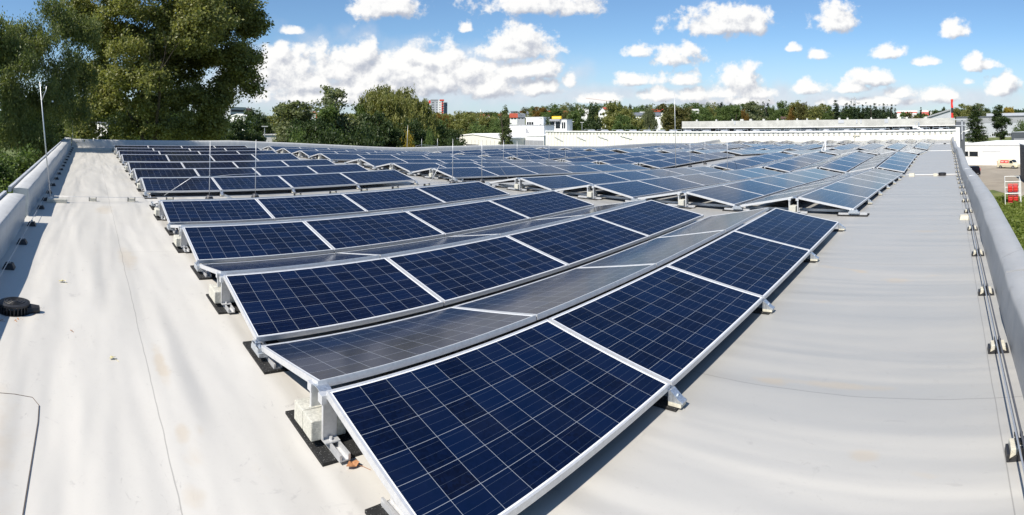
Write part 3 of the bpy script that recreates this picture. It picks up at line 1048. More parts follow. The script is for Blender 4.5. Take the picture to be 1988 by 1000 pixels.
rod(8.72, 11.12, 1.17, 'left of the middle pair of rods, with a bent brace', (0, 0), .008, 'cone', [(-.75, .0, .04), (-.42, .0, .50), (-.2, 0, .54), (0, 0, .56)])
rod(9.72, 11.12, 1.17, 'right of the middle pair of rods in the cross walkway', (0, 0), .008, 'cone', [(1.0, .0, .04), (.60, .0, .48), (.2, 0, .54), (0, 0, .56)])
rod(20.41, 11.10, 3.30, 'tallest rod, rising above the tree line right of centre', (-.08, 0), .015, 'cone')
rod(21.75, 11.10, 1.2, 'short rod just right of the tallest rod', (0, 0), .010, 'cone', [(1.4, 0, .04), (.8, 0, .5), (0, 0, .56)])
rod(23.3, 11.10, 1.2, 'short rod, second to the right of the tallest rod', (0, 0), .010, 'cone')
rod(19.45, 8.31, 1.35, 'thin rod standing in a dark gap between two blocks right of centre', (0, 0), .010, 'cone', [(1.1, 0, .04), (.7, 0, .5), (0, 0, .56)])
rod(19.5, 29.7, 1.9, 'thin rod by the far parapet in front of the yellow bush', (.06, 0), .014, 'plate')
rod(20.6, 29.6, 1.0, 'left rod of the arched pair by the far parapet', (0, 0), .014, 'plate', [(-.55, 0, .05), (-.45, 0, .55), (0, 0, .60), (1.2, 0, .52), (1.7, 0, .1)])
rod(21.9, 29.6, 1.0, 'right rod of the arched pair by the far parapet', (0, 0), .014, 'plate')
rod(17.6, 18.6, 1.15, 'left of two thin rods in the rear walkway near the spruce', (0, 0), .011, 'cone')
rod(18.5, 18.6, 1.15, 'right of two thin rods in the rear walkway near the spruce', (0, 0), .011, 'cone', [(1.1, 0, .04), (.7, 0, .5), (0, 0, .56)])
rod(20.8, 18.6, 1.15, 'thin rod in the rear walkway in front of the white low building', (0, 0), .011, 'cone')
rod(22.1, 18.6, 1.15, 'thin rod in the rear walkway below the yellow sign', (0, 0), .011, 'cone', [(1.1, 0, .04), (.7, 0, .5), (0, 0, .56)])

# things lying on the roof
d = empty('roof_drain', (-.62, 4.74, 0.012), 0, 'black domed drain strainer with leaves round it, by the left parapet', 'roof drain')
m = MB()
n = 26
for i in range(n):
    a = 2 * PI * i / n
    m.box((.125 * math.cos(a), .125 * math.sin(a), .045), (.018, .010, .085), rot=Matrix.Rotation(a, 3, 'Z'))
m.tube([(0, 0, 0), (0, 0, .02)], [.17, .15], 28)
m.tube([(0, 0, .08), (0, 0, .096), (0, 0, .104)], [.136, .136, .11], 28)
for rr in (.03, .06, .09):
    m.tube([(rr * math.cos(2 * PI * i / 20), rr * math.sin(2 * PI * i / 20), .106) for i in range(21)], .005, 5, cap=False)
m.build('strainer', M['black'], d)
m = MB(); m.tube([(.10, 0, .0), (.10, 0, .03), (.22, .0, .05)], [.02, .07, .03], 10); m.build('lever', M['black'], d)
lm_ = MB()
rnd = random.Random(5)
for i in range(160):
    a = -PI * .75 + rnd.random() * PI * .95
    rr = .16 + rnd.random() * .12
    lm_.box((rr * math.cos(a), rr * math.sin(a), .004 + rnd.random() * .012), (.04, .024, .004), rot=Matrix.Rotation(rnd.random() * 6, 3, 'Z') @ Matrix.Rotation(rnd.random() - .5, 3, 'X'))
lm_.build('leaf_litter', M['leaf_dry'], d)
m = MB()
def leaf_obj(x, y, s, mt, lab, seed):
    rnd = random.Random(seed)
    vs = []
    for i in range(9):
        a = 2 * PI * i / 9
        rr = s * (.6 + .5 * rnd.random())
        vs.append((x + rr * math.cos(a), y + rr * .6 * math.sin(a), zr(x, y) + .008 + s * .5 * rnd.random()))
    vs.append((x, y, zr(x, y) + .006 + s * .15))
    m = MB(); m.add(vs, [(i, (i + 1) % 9, 9) for i in range(9)])
    m.tube([(x, y, zr(x, y) + .01), (x + s, y - s * .6, zr(x, y) + .004), (x + s * 1.5, y - s * 1.6, zr(x, y) + .003)], .0015, 4)
    tag(m.build('fallen_leaf', mt), lab, 'leaf')
leaf_obj(.195, 3.87, .028, M['leaf_pale'], 'small pale crumpled leaf alone on the left strip of roof', 1)
leaf_obj(-.25, 5.62, .04, M['leaf_pale'], 'pale green leaf close to the shadow of the left parapet', 2)
leaf_obj(1.275, 2.40, .042, M['leaf_dry'], 'brown leaf at the end of the rail on the nearest rubber mat', 3)
leaf_obj(-.11, 4.35, .012, M['leaf_dry'], 'tiny dark scrap right of the domed drain', 4)
d = empty('gully', (19.45, .22, zr(19.45, .22)), 0, 'black round gully with a pale box on the roof valley line', 'roof drain')
m = MB(); m.tube([(0, 0, 0), (0, 0, .10), (0, 0, .11)], [.14, .14, .10], 18); m.build('strainer', M['black'], d)
m = MB(); m.box((-.05, .24, .04), (.2, .14, .09)); m.build('box', M['cream'], d)
m = MB(); m.box((19.4, 1.30, zr(19.4, 1.3) + .05), (.35, .2, .1), taper=.9)
tag(m.build('cable_box', M['cream'], bevel=.01), 'pale cable box on the roof valley line beside the second block', 'cable box')
m = MB(); m.tube([(61.1, .35, zr(61, .3)), (61.1, .35, zr(61, .3) + .12)], [.16, .13], 14)
tag(m.build('gully', M['black']), 'small dark gully on the farthest roof valley line', 'roof drain')
m = MB(); m.box((8.85, -.245, zr(9, -.2) + .03), (.2, .16, .06), taper=.8)
tag(m.build('cable_block', M['cream'], bevel=.006), 'low pale block lying inward of the cable blocks by the right parapet', 'cable block')
# stone-dust scratch strokes are part of the membrane; tilted maintenance hatch at the third block
hp = empty('tilted_frame', (36.3, 9.2, zr(36.3, 9.2)), .2, 'white propped-up frame above the far panels, open to the left', 'roof hatch')
m = MB()
m.tube([(-1.2, -.9, .15), (1.0, -.9, .95)], .05, 6); m.tube([(-1.2, -.9, .15), (1.1, -.6, .18)], .05, 6)
m.tube([(1.0, -.9, .95), (1.1, -.6, .18)], .03, 6)
m.build('frame', M['white'], hp)

# ---------------------------------------------------------------- terrain
def sm(a, b, x):
    t = min(1, max(0, (x - a) / (b - a)))
    return t * t * (3 - 2 * t)
def tz(x, y):
    r = math.hypot(x, y)
    a = math.atan2(x, y)
    px = 174.68 + a * FPX
    h = 9 + 17 * sm(850, 1080, px) - 14 * sm(1500, 1800, px) - 5 * sm(1800, 1850, px)
    z = GZ + max(0, h) * sm(190, 620, r)
    z += (24 + 5 * math.sin(a * 7) + 4 * math.sin(a * 17 + 1)) * sm(900, 2100, r)
    return z
rs = [0, 12, 30, 50, 70, 90, 110, 130, 160, 190, 230, 270, 320, 380, 450, 520, 620, 750, 900, 1100, 1400, 1800, 2200, 2800, 4200, 9000]
na = 240
vs, fs = [(0, 0, GZ)], []
for r in rs[1:]:
    for k in range(na):
        a = 2 * PI * k / na
        x, y = r * math.sin(a), r * math.cos(a)
        vs.append((x, y, tz(x, y) + (0.25 * math.sin(x * .09) * math.cos(y * .07) if r > 140 else 0)))
for k in range(na):
    fs.append((0, 1 + k, 1 + (k + 1) % na))
for i in range(len(rs) - 2):
    for k in range(na):
        a, b = 1 + i * na + k, 1 + i * na + (k + 1) % na
        fs.append((a, b, b + na, a + na))
gm_ = MB(); gm_.add(vs, fs)
grass = bpy.data.materials.new('grass_ground')
grass.use_nodes = True
nt = grass.node_tree
b = nt.nodes['Principled BSDF']
b.inputs['Roughness'].default_value = .95
g = N(nt, 'ShaderNodeNewGeometry')
def gnoise(sc, det=6):
    n = N(nt, 'ShaderNodeTexNoise'); n.inputs['Scale'].default_value = sc; n.inputs['Detail'].default_value = det
    nt.links.new(g.outputs['Position'], n.inputs['Vector']); return n.outputs['Fac']
c = mixc(nt, sstep(nt, gnoise(.35, 8), .35, .65), (0.070, 0.105, 0.022), (0.15, 0.17, 0.045))
c = mixc(nt, mth(nt, 'MULTIPLY', sstep(nt, gnoise(.06, 4), .5, .72), .6), c, (0.24, 0.22, 0.10))
c = mixc(nt, mth(nt, 'MULTIPLY', sstep(nt, gnoise(4, 4), .55, .75), .4), c, (0.05, 0.075, 0.018))
# beyond the fields the ground is covered by dark woodland
ln = vmth(nt, 'LENGTH', g.outputs['Position'])
c = mixc(nt, sstep(nt, ln, 800, 1100), c, (0.045, 0.062, 0.035))
nt.links.new(c, b.inputs['Base Color'])
struct(gm_.build('ground', grass, smooth=True))
m = MB()
m.prism([(66, -60), (72, -9.0), (80, -6.5), (82, -1.5), (129, -1.5), (129, -60)], 'z', GZ + .004, GZ + .03)
struct(m.build('yard', M['asphalt']))
m = MB()
m.prism([(60, -60), (62, -11.5), (67, -8.6), (68.5, -8.8), (70, -60)], 'z', GZ + .004, GZ + .035)
struct(m.build('paving', M['pavers']))
m = MB()
m.prism([(196, -60), (196, 12), (232, 12), (232, -60)], 'z', GZ + .004, GZ + .05)
struct(m.build('road', M['asphalt']))

# ---------------------------------------------------------------- generic building shell
def frame_from(A, B):
    "local frame: origin A (ground), x towards B, y away from the camera"
    x = (B - A); x.z = 0
    L = x.length
    x.normalize()
    y = Vector((-x.y, x.x, 0))
    if y.dot(Vector((A.x, A.y, 0))) < 0:
        y = -y
    return x, y, L
def bld(name, A, B, depth, ztop, label, mats_wall, cat='building', gable=0.0, roofmat=None, gz=None, over=.3, flat_cap=True, along='x', group=None):
    "box building with its front from A to B (seen points); returns the root Empty whose local x,y,z follow front, depth, height"
    x, y, L = frame_from(A, B)
    z0 = GZ if gz is None else gz
    rz = math.atan2(x.y, x.x)
    flip = (Matrix.Rotation(rz, 3, 'Z') @ Vector((0, 1, 0))).dot(y) < 0
    r = empty(name, (A.x, A.y, z0), rz, label, cat, group)
    s = -1 if flip else 1
    H = ztop - z0
    m = MB()
    if gable and along == 'y':
        poly = [(0, 0), (L, 0), (L, H - gable), (L / 2, H), (0, H - gable)]
        m.prism(poly, 'y', 0, s * depth)
        m.build('wall', mats_wall, r)
        m = MB()
        for sd in (-1, 1):
            x0, x1 = (L / 2, L + over) if sd > 0 else (-over, L / 2)
            zA, zB = (H, H - gable * (1 + over / (L / 2))) if sd > 0 else (H - gable * (1 + over / (L / 2)), H)
            m.add([(x0, -s * over, zA + .03), (x1, -s * over, zB + .03), (x1, s * (depth + over), zB + .03), (x0, s * (depth + over), zA + .03),
                   (x0, -s * over, zA + .28), (x1, -s * over, zB + .28), (x1, s * (depth + over), zB + .28), (x0, s * (depth + over), zA + .28)],
                  [(0, 1, 2, 3), (4, 5, 6, 7), (0, 1, 5, 4), (1, 2, 6, 5), (2, 3, 7, 6), (3, 0, 4, 7)])
        m.build('roof', roofmat or M['redroof'], r)
    elif gable:
        m.prism([(0, 0), (s * depth, 0), (s * depth, H - gable), (s * depth / 2, H), (0, H - gable)], 'x', 0, L)
        m.build('wall', mats_wall, r)
        m = MB()
        for sd in (0, 1):
            ya, yb = (-s * over, s * depth / 2) if sd == 0 else (s * (depth + over), s * depth / 2)
            zA, zB = H - gable * (1 + over / (depth / 2)), H
            m.add([(-over, ya, zA + .03), (L + over, ya, zA + .03), (L + over, yb, zB + .03), (-over, yb, zB + .03),
                   (-over, ya, zA + .28), (L + over, ya, zA + .28), (L + over, yb, zB + .28), (-over, yb, zB + .28)],
                  [(0, 1, 2, 3), (4, 5, 6, 7), (0, 1, 5, 4), (1, 2, 6, 5), (2, 3, 7, 6), (3, 0, 4, 7)])
        m.build('roof', roofmat or M['redroof'], r)
    else:
        m.box((L / 2, s * depth / 2, H / 2), (L, depth, H))
        m.build('wall', mats_wall, r)
        if flat_cap:
            m = MB(); m.box((L / 2, s * depth / 2, H + .08), (L + .24, depth + .24, .15)); m.build('roof', roofmat or M['grey'], r)
    return r, s, L, H
def win(r, s, x0, x1, z0, z1, name='window', mt=None, mull=0, frame=True, yo=0.0):
    m = MB(); m.box(((x0 + x1) / 2, s * (yo - .03), (z0 + z1) / 2), (x1 - x0, .08, z1 - z0))
    o = m.build(name, mt or M['glass'], r)
    if mull:
        m = MB()
        for i in range(mull + 1):
            x = x0 + (x1 - x0) * i / mull
            m.box((x, s * (yo - .09), (z0 + z1) / 2), (.12, .06, z1 - z0))
        m.box(((x0 + x1) / 2, s * (yo - .085), z1 + .03), (x1 - x0 + .1, .06, .1))
        m.build('window_frame', M['white'], o)
    return o

def G(px, py, X):
    "seen point on the plane x = X (the buildings here stand square to the roof)"
    d = ray(px, py)
    return Vector((0, 0, CAM_H)) + d * (X / d.x)

# white corrugated wall across the end of the roof + the neighbouring hall under it
XW = 68.55
cm = MB()
prof = []
y = -1.0
while y < 62:
    prof += [(XW, y), (XW, y + .40), (XW + .10, y + .46), (XW + .10, y + .62)]
    y += .68
vs = [(p[0], p[1], GZ) for p in prof] + [(p[0], p[1], .60) for p in prof]
n = len(prof)
nh = empty('corrugated_hall', (0, 0, 0), 0, 'neighbouring hall whose long white corrugated wall closes off the roof', 'building')
cm.add(vs, [(i, i + 1, n + i + 1, n + i) for i in range(n - 1)])
cm.build('corrugated_wall', M['whitewarm'], nh)
m = MB()
m.box((XW + 16, 30.5, .22), (31.8, 63, .10)); m.build('roof', M['offwhite'], nh)
m = MB()
m.box((XW + .02, 30.5, .71), (.34, 63.2, .16)); m.build('coping', M['white'], nh)
m = MB(); m.box((XW - .02, -1.25, -1.2), (.7, .5, 4.4)); m.build('corner_pillar', M['white'], nh)
for i, (yy, lab) in enumerate(((11.6, 'thin dark'), )):
    m = MB(); m.box((XW - .08, yy, .15), (.10, .9, .10)); m.box((XW - .08, yy - .2, -.1), (.06, .05, .6)); m.box((XW - .08, yy + .2, -.1), (.06, .05, .6))
    m.build('wall_bracket', M['cream'], nh)
for i, (px, lab) in enumerate(((1085, 'first'), (1128, 'second'), (1170, 'third'), (1214, 'fourth'))):
    a = (px - 174.68) / FPX
    yy = XW / math.tan(a)
    m = MB(); m.tube([(XW - .1, yy - .9 - i * .1, -.9 + .18 * i), (XW - .1, yy + .9, -.2 + .1 * i)], .045, 5)
    tag(m.build('stair_rail', M['greylt']), 'short sloping handrail, %s from left, low on the white corrugated wall' % lab, 'handrail')

# low skylight units standing on the roof behind the wall
sk = empty('roof_light', (0, 0, 0), 0, 'x', 'roof light')
m = MB(); m.prism([(-.9, 0), (.9, 0), (.12, .70), (-.12, .70)], 'x', -.12, 1.2); m.build('hood', M['greylt'], sk)
m = MB(); m.box((-.14, -1.05, .28), (.05, .05, .86)); m.box((-.14, 1.05, .28), (.05, .05, .86)); m.box((-.14, 0, .70), (.04, 2.1, .04)); m.build('guard_frame', M['galv'], sk)
m = MB(); m.box((-.17, 0, .30), (.03, .9, .34)); m.build('vent_grille', M['dgrey'], sk)
used_sk = False
i = 0
yy = -0.3
rnd = random.Random(3)
while yy < 56:
    lab = 'roof light with guard frame, %s from right, behind the corrugated wall' % nth(i)
    loc = (XW + 3.6 + rnd.random() * .8, yy + 1.2, .27)
    if not used_sk:
        used_sk = True
        sk.location = loc; tag(sk, lab, 'roof light', 'roof lights behind the corrugated wall')
    else:
        dup(sk, loc, rnd.choice([0, 0, .05, PI]), lab)
    yy += 2.3 + rnd.random() * .5
    i += 1
# tangle of ventilation gear
vg = empty('vent_unit', (XW + 2.6, 3.6, .36), 0, 'grey cluster of ducts and a round fan above the right end of the corrugated wall', 'ventilation unit')
m = MB()
m.tube([(0, 0, 0), (0, 0, .5), (0, .5, .7), (0, .9, .7)], .16, 8); m.tube([(0, -.9, 0), (0, -.9, .45)], .2, 8); m.box((0, -.3, .2), (.5, .5, .4))
m.tube([(0, .2, .9), (0, .2, 1.3)], .06, 6)
m.build('duct', M['galv'], vg)
m = MB()
m.tube([(0, .35 + .30 * math.cos(a), 1.15 + .30 * math.sin(a)) for a in np.linspace(0, 2 * PI, 17)], .05, 6, cap=False)
m.build('fan_ring', M['greylt'], vg)

# the long pale fascia building behind
fa, _s, L, H = bld('fascia_building', Vector((102, 53.6, 0)), Vector((102, -1.4, 0)), 26, 2.42, 'long low building with a pale concrete fascia behind the corrugated wall', M['fascia'], roofmat=M['offwhite'], flat_cap=False)
s_ = _s
z1 = 1.06 - GZ
m = MB(); m.box((L / 2, -s_ * .35, H - .66), (L, .6, 1.36)); m.build('fascia_band', M['fascia'], fa)
m = MB(); m.box((L / 2, -s_ * .67, H - 1.36), (L + .1, .10, .10)); m.build('gutter', M['white'], fa)
# x runs from the left end (y=53.6) towards the right
for k, (xa, xb, nm) in enumerate(((.6, 15.6, 8), (42.0, 53.4, 9))):
    win(fa, s_, xa, xb, z1 - .90, z1 - .03, mull=nm)
win(fa, s_, 25.6, 28.6, z1 - .60, z1 - .03, 'louvre', M['dgrey'])
m = MB(); m.box((28.8, -s_ * .03, z1 - .9), (26.2, .12, .55)); m.build('lower_wall', M['white'], fa)
for k, (xx, w) in enumerate(((33.6, 1.1), (36.6, .25), (37.4, .25), (42.2, .7), (12, .3))):
    m = MB(); m.box((xx, -s_ * .68, H - .35), (w, .06, .75 if w < 1 else .6)); m.build('vent_grille', M['greylt'], fa)
rnd = random.Random(8)
xx = 3
i = 0
while xx < L - 3:
    w = .25 + rnd.random() * .5
    m = MB(); m.box((0, 0, .18), (.4, w, .36), taper=.8)
    o = tag(m.build('roof_vent', M['offwhite']), 'small pale vent box, %s from left, on the fascia building roof' % nth(i), 'roof vent', 'vent boxes on the fascia building roof')
    o.location = (102.4, 53.6 - xx, 2.42)
    xx += 1.2 + rnd.random() * 3.4
    i += 1
# end of the fascia building: dark recess, column, lamp
m = MB(); m.box((100.5, -2.3, -2.6), (3.0, 1.6, 8.6)); tag(m.build('stair_tower', M['dgrey']), 'narrow dark recess with steel frame at the end of the fascia building', 'stair tower')
m = MB()
m.tube([(74, -1.95, GZ), (74, -1.95, 1.9)], .11, 8); m.box((74, -1.6, 2.0), (.5, 1.9, .12)); m.box((74, -1.6, 1.2), (.3, 1.7, .10))
tag(m.build('steel_post', M['greylt']), 'grey steel post with crossbeams standing beyond the right parapet end', 'steel post')
lp = empty('wall_lamp', (69.0, -1.9, .45), 0, 'white wall lamp sticking out at the right end of the corrugated wall', 'lamp')
m = MB(); m.tube([(0, .2, -.3), (0, 0, 0), (0, -.25, .06)], .04, 6); m.build('arm', M['whitepaint'], lp)
m = MB(); m.box((0, -.52, .12), (.3, .72, .12), rot=Matrix.Rotation(-.25, 3, 'X')); m.build('lamp_head', M['whitepaint'], lp)
m = MB(); m.box((70.2, -1.75, -2.4), (.8, .7, 3.6)); tag(m.build('duct_box', M['dgrey']), 'dark duct box hanging below the wall lamp', 'duct')
# red flag banner
p = P(1846, 228, 128)
fl = empty('flag', (p.x, p.y, 2.4), .4, 'tall narrow red banner flying above the end of the fascia building', 'flag')
m = MB(); m.tube([(0, 0, -10.8), (0, 0, 4.6)], .06, 8); m.build('pole', M['greylt'], fl)
m = MB()
for (za, zb, mi) in ((2.6, 4.6, 0), (1.4, 2.6, 1), (.1, 1.4, 0)):
    n = 6
    vs = []
    for i in range(n + 1):
        z = za + (zb - za) * i / n
        wv = .12 * math.sin(z * 2.2)
        for dx in (.05, .62):
            for t_ in (-.01, .01):
                vs.append((wv * dx + t_, -dx - .05 * math.sin(z * 3), z))
    fs = []
    for i in range(n):
        a = i * 4
        fs += [(a, a + 2, a + 6, a + 4), (a + 1, a + 5, a + 7, a + 3), (a, a + 4, a + 5, a + 1), (a + 2, a + 3, a + 7, a + 6)]
    m.add(vs, fs, mi)
m.build('banner', [M['red'], M['black']], fl)
# grey mono-pitch roof rising towards the flag
A, B = P(1796, 229, 190), P(1846, 229, 190)
x, y, L = frame_from(A, B)
g = empty('pitched_hall', (A.x, A.y, GZ), math.atan2(x.y, x.x), 'grey mono-pitch roof rising to the right behind the fascia building', 'building')
m = MB(); m.prism([(0, 0), (L, 0), (L, 14.2), (0, 11.3)], 'y', 0, 14); m.build('wall', M['greylt'], g)
m = MB(); m.prism([(-.6, 11.25), (L + .3, 14.25), (L + .3, 14.75), (-.6, 11.75)], 'y', -.5, 14.5); m.build('roof', M['grey'], g)

# ---------------------------------------------------------------- right hand side
# white low building across the yard
A, B = P(1852, 321.5, 129), P(1985, 322, 122)
wbld, s, L, H = bld('white_workshop', A, B, 26, -3.85, 'plain white flat-roofed workshop across the yard', M['white'], roofmat=M['white'])
win(wbld, s, 1.0, 3.9, 2.05, 3.15, mull=2)
win(wbld, s, 4.1, 6.4, 2.05, 3.15, mull=1)
m = MB(); m.box((9.8, -s * .06, 1.55), (4.4, .06, 3.1)); dr = m.build('sliding_door', M['white'], wbld)
m = MB(); m.box((9.8, -s * .11, 3.14), (4.5, .06, .08)); m.build('door_rail', M['greylt'], dr)
# dark cladded building at the right edge
A, B = P(1981, 346, 95), P(2014, 372, 78)
dk, s, L, H = bld('dark_hall', A, B, 10, -2.4, 'dark grey clad building cut by the right edge of the picture', M['dgrey'], roofmat=M['whitepaint'])
A, B = P(1964, 286.5, 200), P(2010, 288, 196)
d2, s, L, H = bld('dark_shed', A, B, 14, -2.6, 'dark blue-grey flat shed behind the white workshop', M['dgrey'], roofmat=M['greylt'])
win(d2, s, 1.0, L - .5, 2.2, 3.6, 'panel_strip', M['grey'])
# long grey industrial hall
A, B = P(1857, 262, 300), P(2035, 262, 300)
gh, s, L, H = bld('industrial_hall', A, B, 50, 4.3, 'long grey industrial hall with a dark roof edge behind two dark trees', M['greylt'], roofmat=M['slate'])
m = MB(); m.box((L / 2, -s * .06, H - 1.9), (L, .1, 3.2)); m.build('upper_band', M['grey'], gh)
m = MB(); m.box((L / 2, -s * .20, H - .25), (L, .3, .5)); m.build('roof_edge', M['dgrey'], gh)
for i in range(6):
    win(gh, s, 3 + i * 8.2, 7.4 + i * 8.2, 1.9, 3.3, mull=5)
m = MB(); m.box((L * .62, s * 22, H + 1.0), (L * .6, 8, 1.8)); m.build('rooflight_ridge', M['greylt'], gh)
# trailer with white pipes by the road
p = P(1881, 281, 232)
tr = empty('flat_trailer', (p.x, p.y, GZ), 1.75, 'white long flat trailer parked by the far road', 'trailer')
m = MB(); m.box((0, 0, .9), (5.8, 2.2, .5)); m.box((0, 0, 1.3), (5.6, 2.0, .35)); m.build('load_bed', M['whitepaint'], tr)
for xx in (-1.8, 1.8):
    m = MB(); m.tube([(xx, -1.0, .35), (xx, 1.0, .35)], .35, 12); m.build('wheel', M['tyre'], tr)
p = P(1914, 272, 262)
sg = empty('road_sign', (p.x, p.y, tz(p.x, p.y)), 0, 'small round white sign on a post in the far grass', 'sign')
m = MB(); m.tube([(0, 0, 0), (0, 0, 2.2)], .05, 6); m.build('post', M['greylt'], sg)
m = MB(); m.tube([(-.05, 0, 2.6), (.05, 0, 2.6)], .5, 16); m.build('sign_face', M['whitepaint'], sg)

# vans
def van(name, loc, rz, label, body, side):
    r = empty(name, loc, rz, label, 'van')
    # length along x (front +x), width y, height z
    def sec(x, zb, zt, wb, wt):
        return [(x, -wb, zb), (x, -wb, (zb + zt) * .55), (x, -wt, zt - .12), (x, -wt * .86, zt), (x, wt * .86, zt), (x, wt, zt - .12), (x, wb, (zb + zt) * .55), (x, wb, zb)]
    S = [sec(-2.38, .34, 1.05, .90, .84), sec(-2.36, .30, 1.10, .94, .90), sec(-2.22, .28, 1.84, .95, .80), sec(-2.0, .28, 1.90, .95, .80), sec(.5, .28, 1.90, .95, .80),
         sec(.95, .28, 1.84, .95, .77), sec(1.55, .28, 1.30, .95, .80), sec(1.72, .28, 1.16, .94, .84), sec(2.2, .28, 1.00, .92, .80), sec(2.40, .32, .80, .82, .70)]
    m = MB()
    vs = [v for s_ in S for v in s_]
    fs = []
    for i in range(len(S) - 1):
        for k in range(8):
            fs.append((i * 8 + k, i * 8 + (k + 1) % 8, (i + 1) * 8 + (k + 1) % 8, (i + 1) * 8 + k))
    fs += [tuple(range(8)), tuple((len(S) - 1) * 8 + k for k in range(8))]
    m.add(vs, fs)
    o = m.build('body', body, r, bevel=.03)
    for sy in (-1, 1):
        def sidebox(x0, x1, z0, z1, nm, mt, tt=.02):
            m = MB()
            yo = lambda z: .951 - max(0, (z - 1.1)) * .20
            m.add([(x0, sy * (yo(z0) + tt * a), z0) if c == 0 else None for a in (0,) for c in (0,)] +
                  [(x1, sy * yo(z0), z0), (x1 - (.22 if nm == 'front_side_window' else .0), sy * yo(z1), z1), (x0 + (.05 if nm != 'trim' else 0), sy * yo(z1), z1),
                   (x0, sy * (yo(z0) + tt), z0), (x1, sy * (yo(z0) + tt), z0), (x1 - (.22 if nm == 'front_side_window' else .0), sy * (yo(z1) + tt), z1), (x0 + (.05 if nm != 'trim' else 0), sy * (yo(z1) + tt), z1)],
                  [(0, 1, 2, 3), (4, 5, 6, 7), (0, 1, 5, 4), (1, 2, 6, 5), (2, 3, 7, 6), (3, 0, 4, 7)])
            return m.build(nm, mt, r)
        sidebox(.62, 1.48, 1.14, 1.70, 'front_side_window', M['glass'])
        o = sidebox(-1.55, .48, 1.16, 1.74, 'side_panel', side)
        if side is M['red']:
            # two pale, unreadable words on the red field
            for (xa, n_) in ((-1.28, 4), (-.36, 4)):
                m = MB()
                for q_ in range(n_):
                    hh = (.26, .22, .28, .20)[q_]
                    m.box((xa + q_ * .17, sy * (.975 - .07), 1.44), (.12, .02, hh), rot=Matrix.Rotation(sy * .2, 3, 'X'))
                m.build('lettering', M['pinkish'], r)
        sidebox(-1.9, 1.5, .52, .60, 'trim', M['grey'])
        for xx in (-1.45, 1.50):
            w = MB(); w.tube([(xx, sy * .72, .33), (xx, sy * .975, .33)], .33, 18); w = w.build('wheel', M['tyre'], r)
            q_ = MB(); q_.tube([(xx, sy * .90, .33), (xx, sy * .985, .33)], .19, 14); q_.build('rim', M['rim'], w)
        m = MB(); m.box((-2.34, sy * .80, 1.22), (.10, .13, .55)); m.build('tail_light', M['lamp_red'], r)
    m = MB(); m.add([(-2.375, -.70, 1.14), (-2.375, .70, 1.14), (-2.27, .62, 1.72), (-2.27, -.62, 1.72), (-2.35, -.70, 1.14), (-2.35, .70, 1.14), (-2.20, .62, 1.72), (-2.20, -.62, 1.72)],
          [(0, 1, 2, 3), (4, 5, 6, 7), (0, 1, 5, 4), (1, 2, 6, 5), (2, 3, 7, 6), (3, 0, 4, 7)]); m.build('rear_window', M['glass'], r)
    m = MB(); m.add([(1.04, -.66, 1.80), (1.04, .66, 1.80), (1.60, .74, 1.29), (1.60, -.74, 1.29), (1.0, -.66, 1.76), (1.0, .66, 1.76), (1.56, .74, 1.25), (1.56, -.74, 1.25)],
          [(0, 1, 2, 3), (4, 5, 6, 7), (0, 1, 5, 4), (1, 2, 6, 5), (2, 3, 7, 6), (3, 0, 4, 7)]); m.build('windscreen', M['glass'], r)
    m = MB(); m.box((-2.40, 0, .42), (.12, 1.8, .20)); m.build('bumper', M['grey'], r)
    m = MB(); m.box((-2.42, 0, .78), (.03, .52, .12)); m.build('number_plate', M['whitepaint'], r)
    return r
A, B = P(1934.5, 326, 118.0), P(1983, 326, 114.5)
c = (A + B) / 2
van('delivery_van', (c.x, c.y, GZ + .03), math.atan2(B.y - A.y, B.x - A.x) + .10, 'cream van with a red lettered side panel parked by the white workshop', M['vanbody'], M['red'])
c = P(1896, 340, 100.5)
van('black_van', (c.x - .5, c.y + 1.8, GZ + .03), 2.05, 'black van with a red tail light, half hidden by the right parapet', M['blackpaint'], M['blackpaint'])

# gas cylinder cage
c = P(1966, 387, 69.0)
cg = empty('tube_cage', (c.x, c.y, GZ + .03), -.10, 'open white tubular cage standing on the grass edge of the yard', 'cage')
m = MB()
lx, ly, hz = 6.2, 1.9, 2.75
pts = [(-lx / 2, -ly / 2), (lx / 2, -ly / 2), (lx / 2, ly / 2), (-lx / 2, ly / 2)]
for (x, y) in pts + [(0, -ly / 2), (0, ly / 2)]:
    m.tube([(x, y, 0), (x, y, hz)], .045, 6)
for z in (hz, hz * .48):
    for i in range(4):
        if z < hz and i in (0,):
            continue
        a, b_ = pts[i], pts[(i + 1) % 4]
        m.tube([(a[0], a[1], z), (b_[0], b_[1], z)], .042, 6)
m.build('tube_frame', M['whitepaint'], cg)
i = 0
for (zz, xs_) in ((.0, (-1.9, -1.2)), (1.25, (-1.6, -.9))):
    for xx in xs_:
        for yy in (-.35, .30):
            m = MB()
            m.box((0, 0, .40), (.52, .45, .66), mi=0)
            m.box((0, 0, .04), (.64, .57, .08), mi=1)
            for sx in (-.3, .3):
                for sy in (-.27, .27):
                    m.box((sx, sy, .48), (.05, .05, .92), mi=0)
            for q_ in (.30, .60, .92):
                for sy in (-.27, .27):
                    m.box((0, sy, q_), (.62, .035, .05), mi=0)
                for sx in (-.3, .3):
                    m.box((sx, 0, q_), (.035, .56, .05), mi=0)
            o = m.build('red_crate', [M['red'], M['dgrey']], bevel=.02)
            tag(o, 'red container with dark bands in the white tube cage, %s of the %s layer' % (nth(i % 4), 'lower' if zz == 0 else 'upper'), 'container', 'red containers in the tube cage')
            w = Matrix.Rotation(-.10, 3, 'Z') @ Vector((xx, yy, 0))
            o.location = (c.x + w.x, c.y + w.y, GZ + .05 + zz)
            o.rotation_euler = (0, 0, -.1)
            i += 1
# shelf on which the upper crates stand
m = MB(); m.box((-1.2, 0, 1.20), (1.9, 1.5, .06)); m.build('shelf', M['whitepaint'], cg)

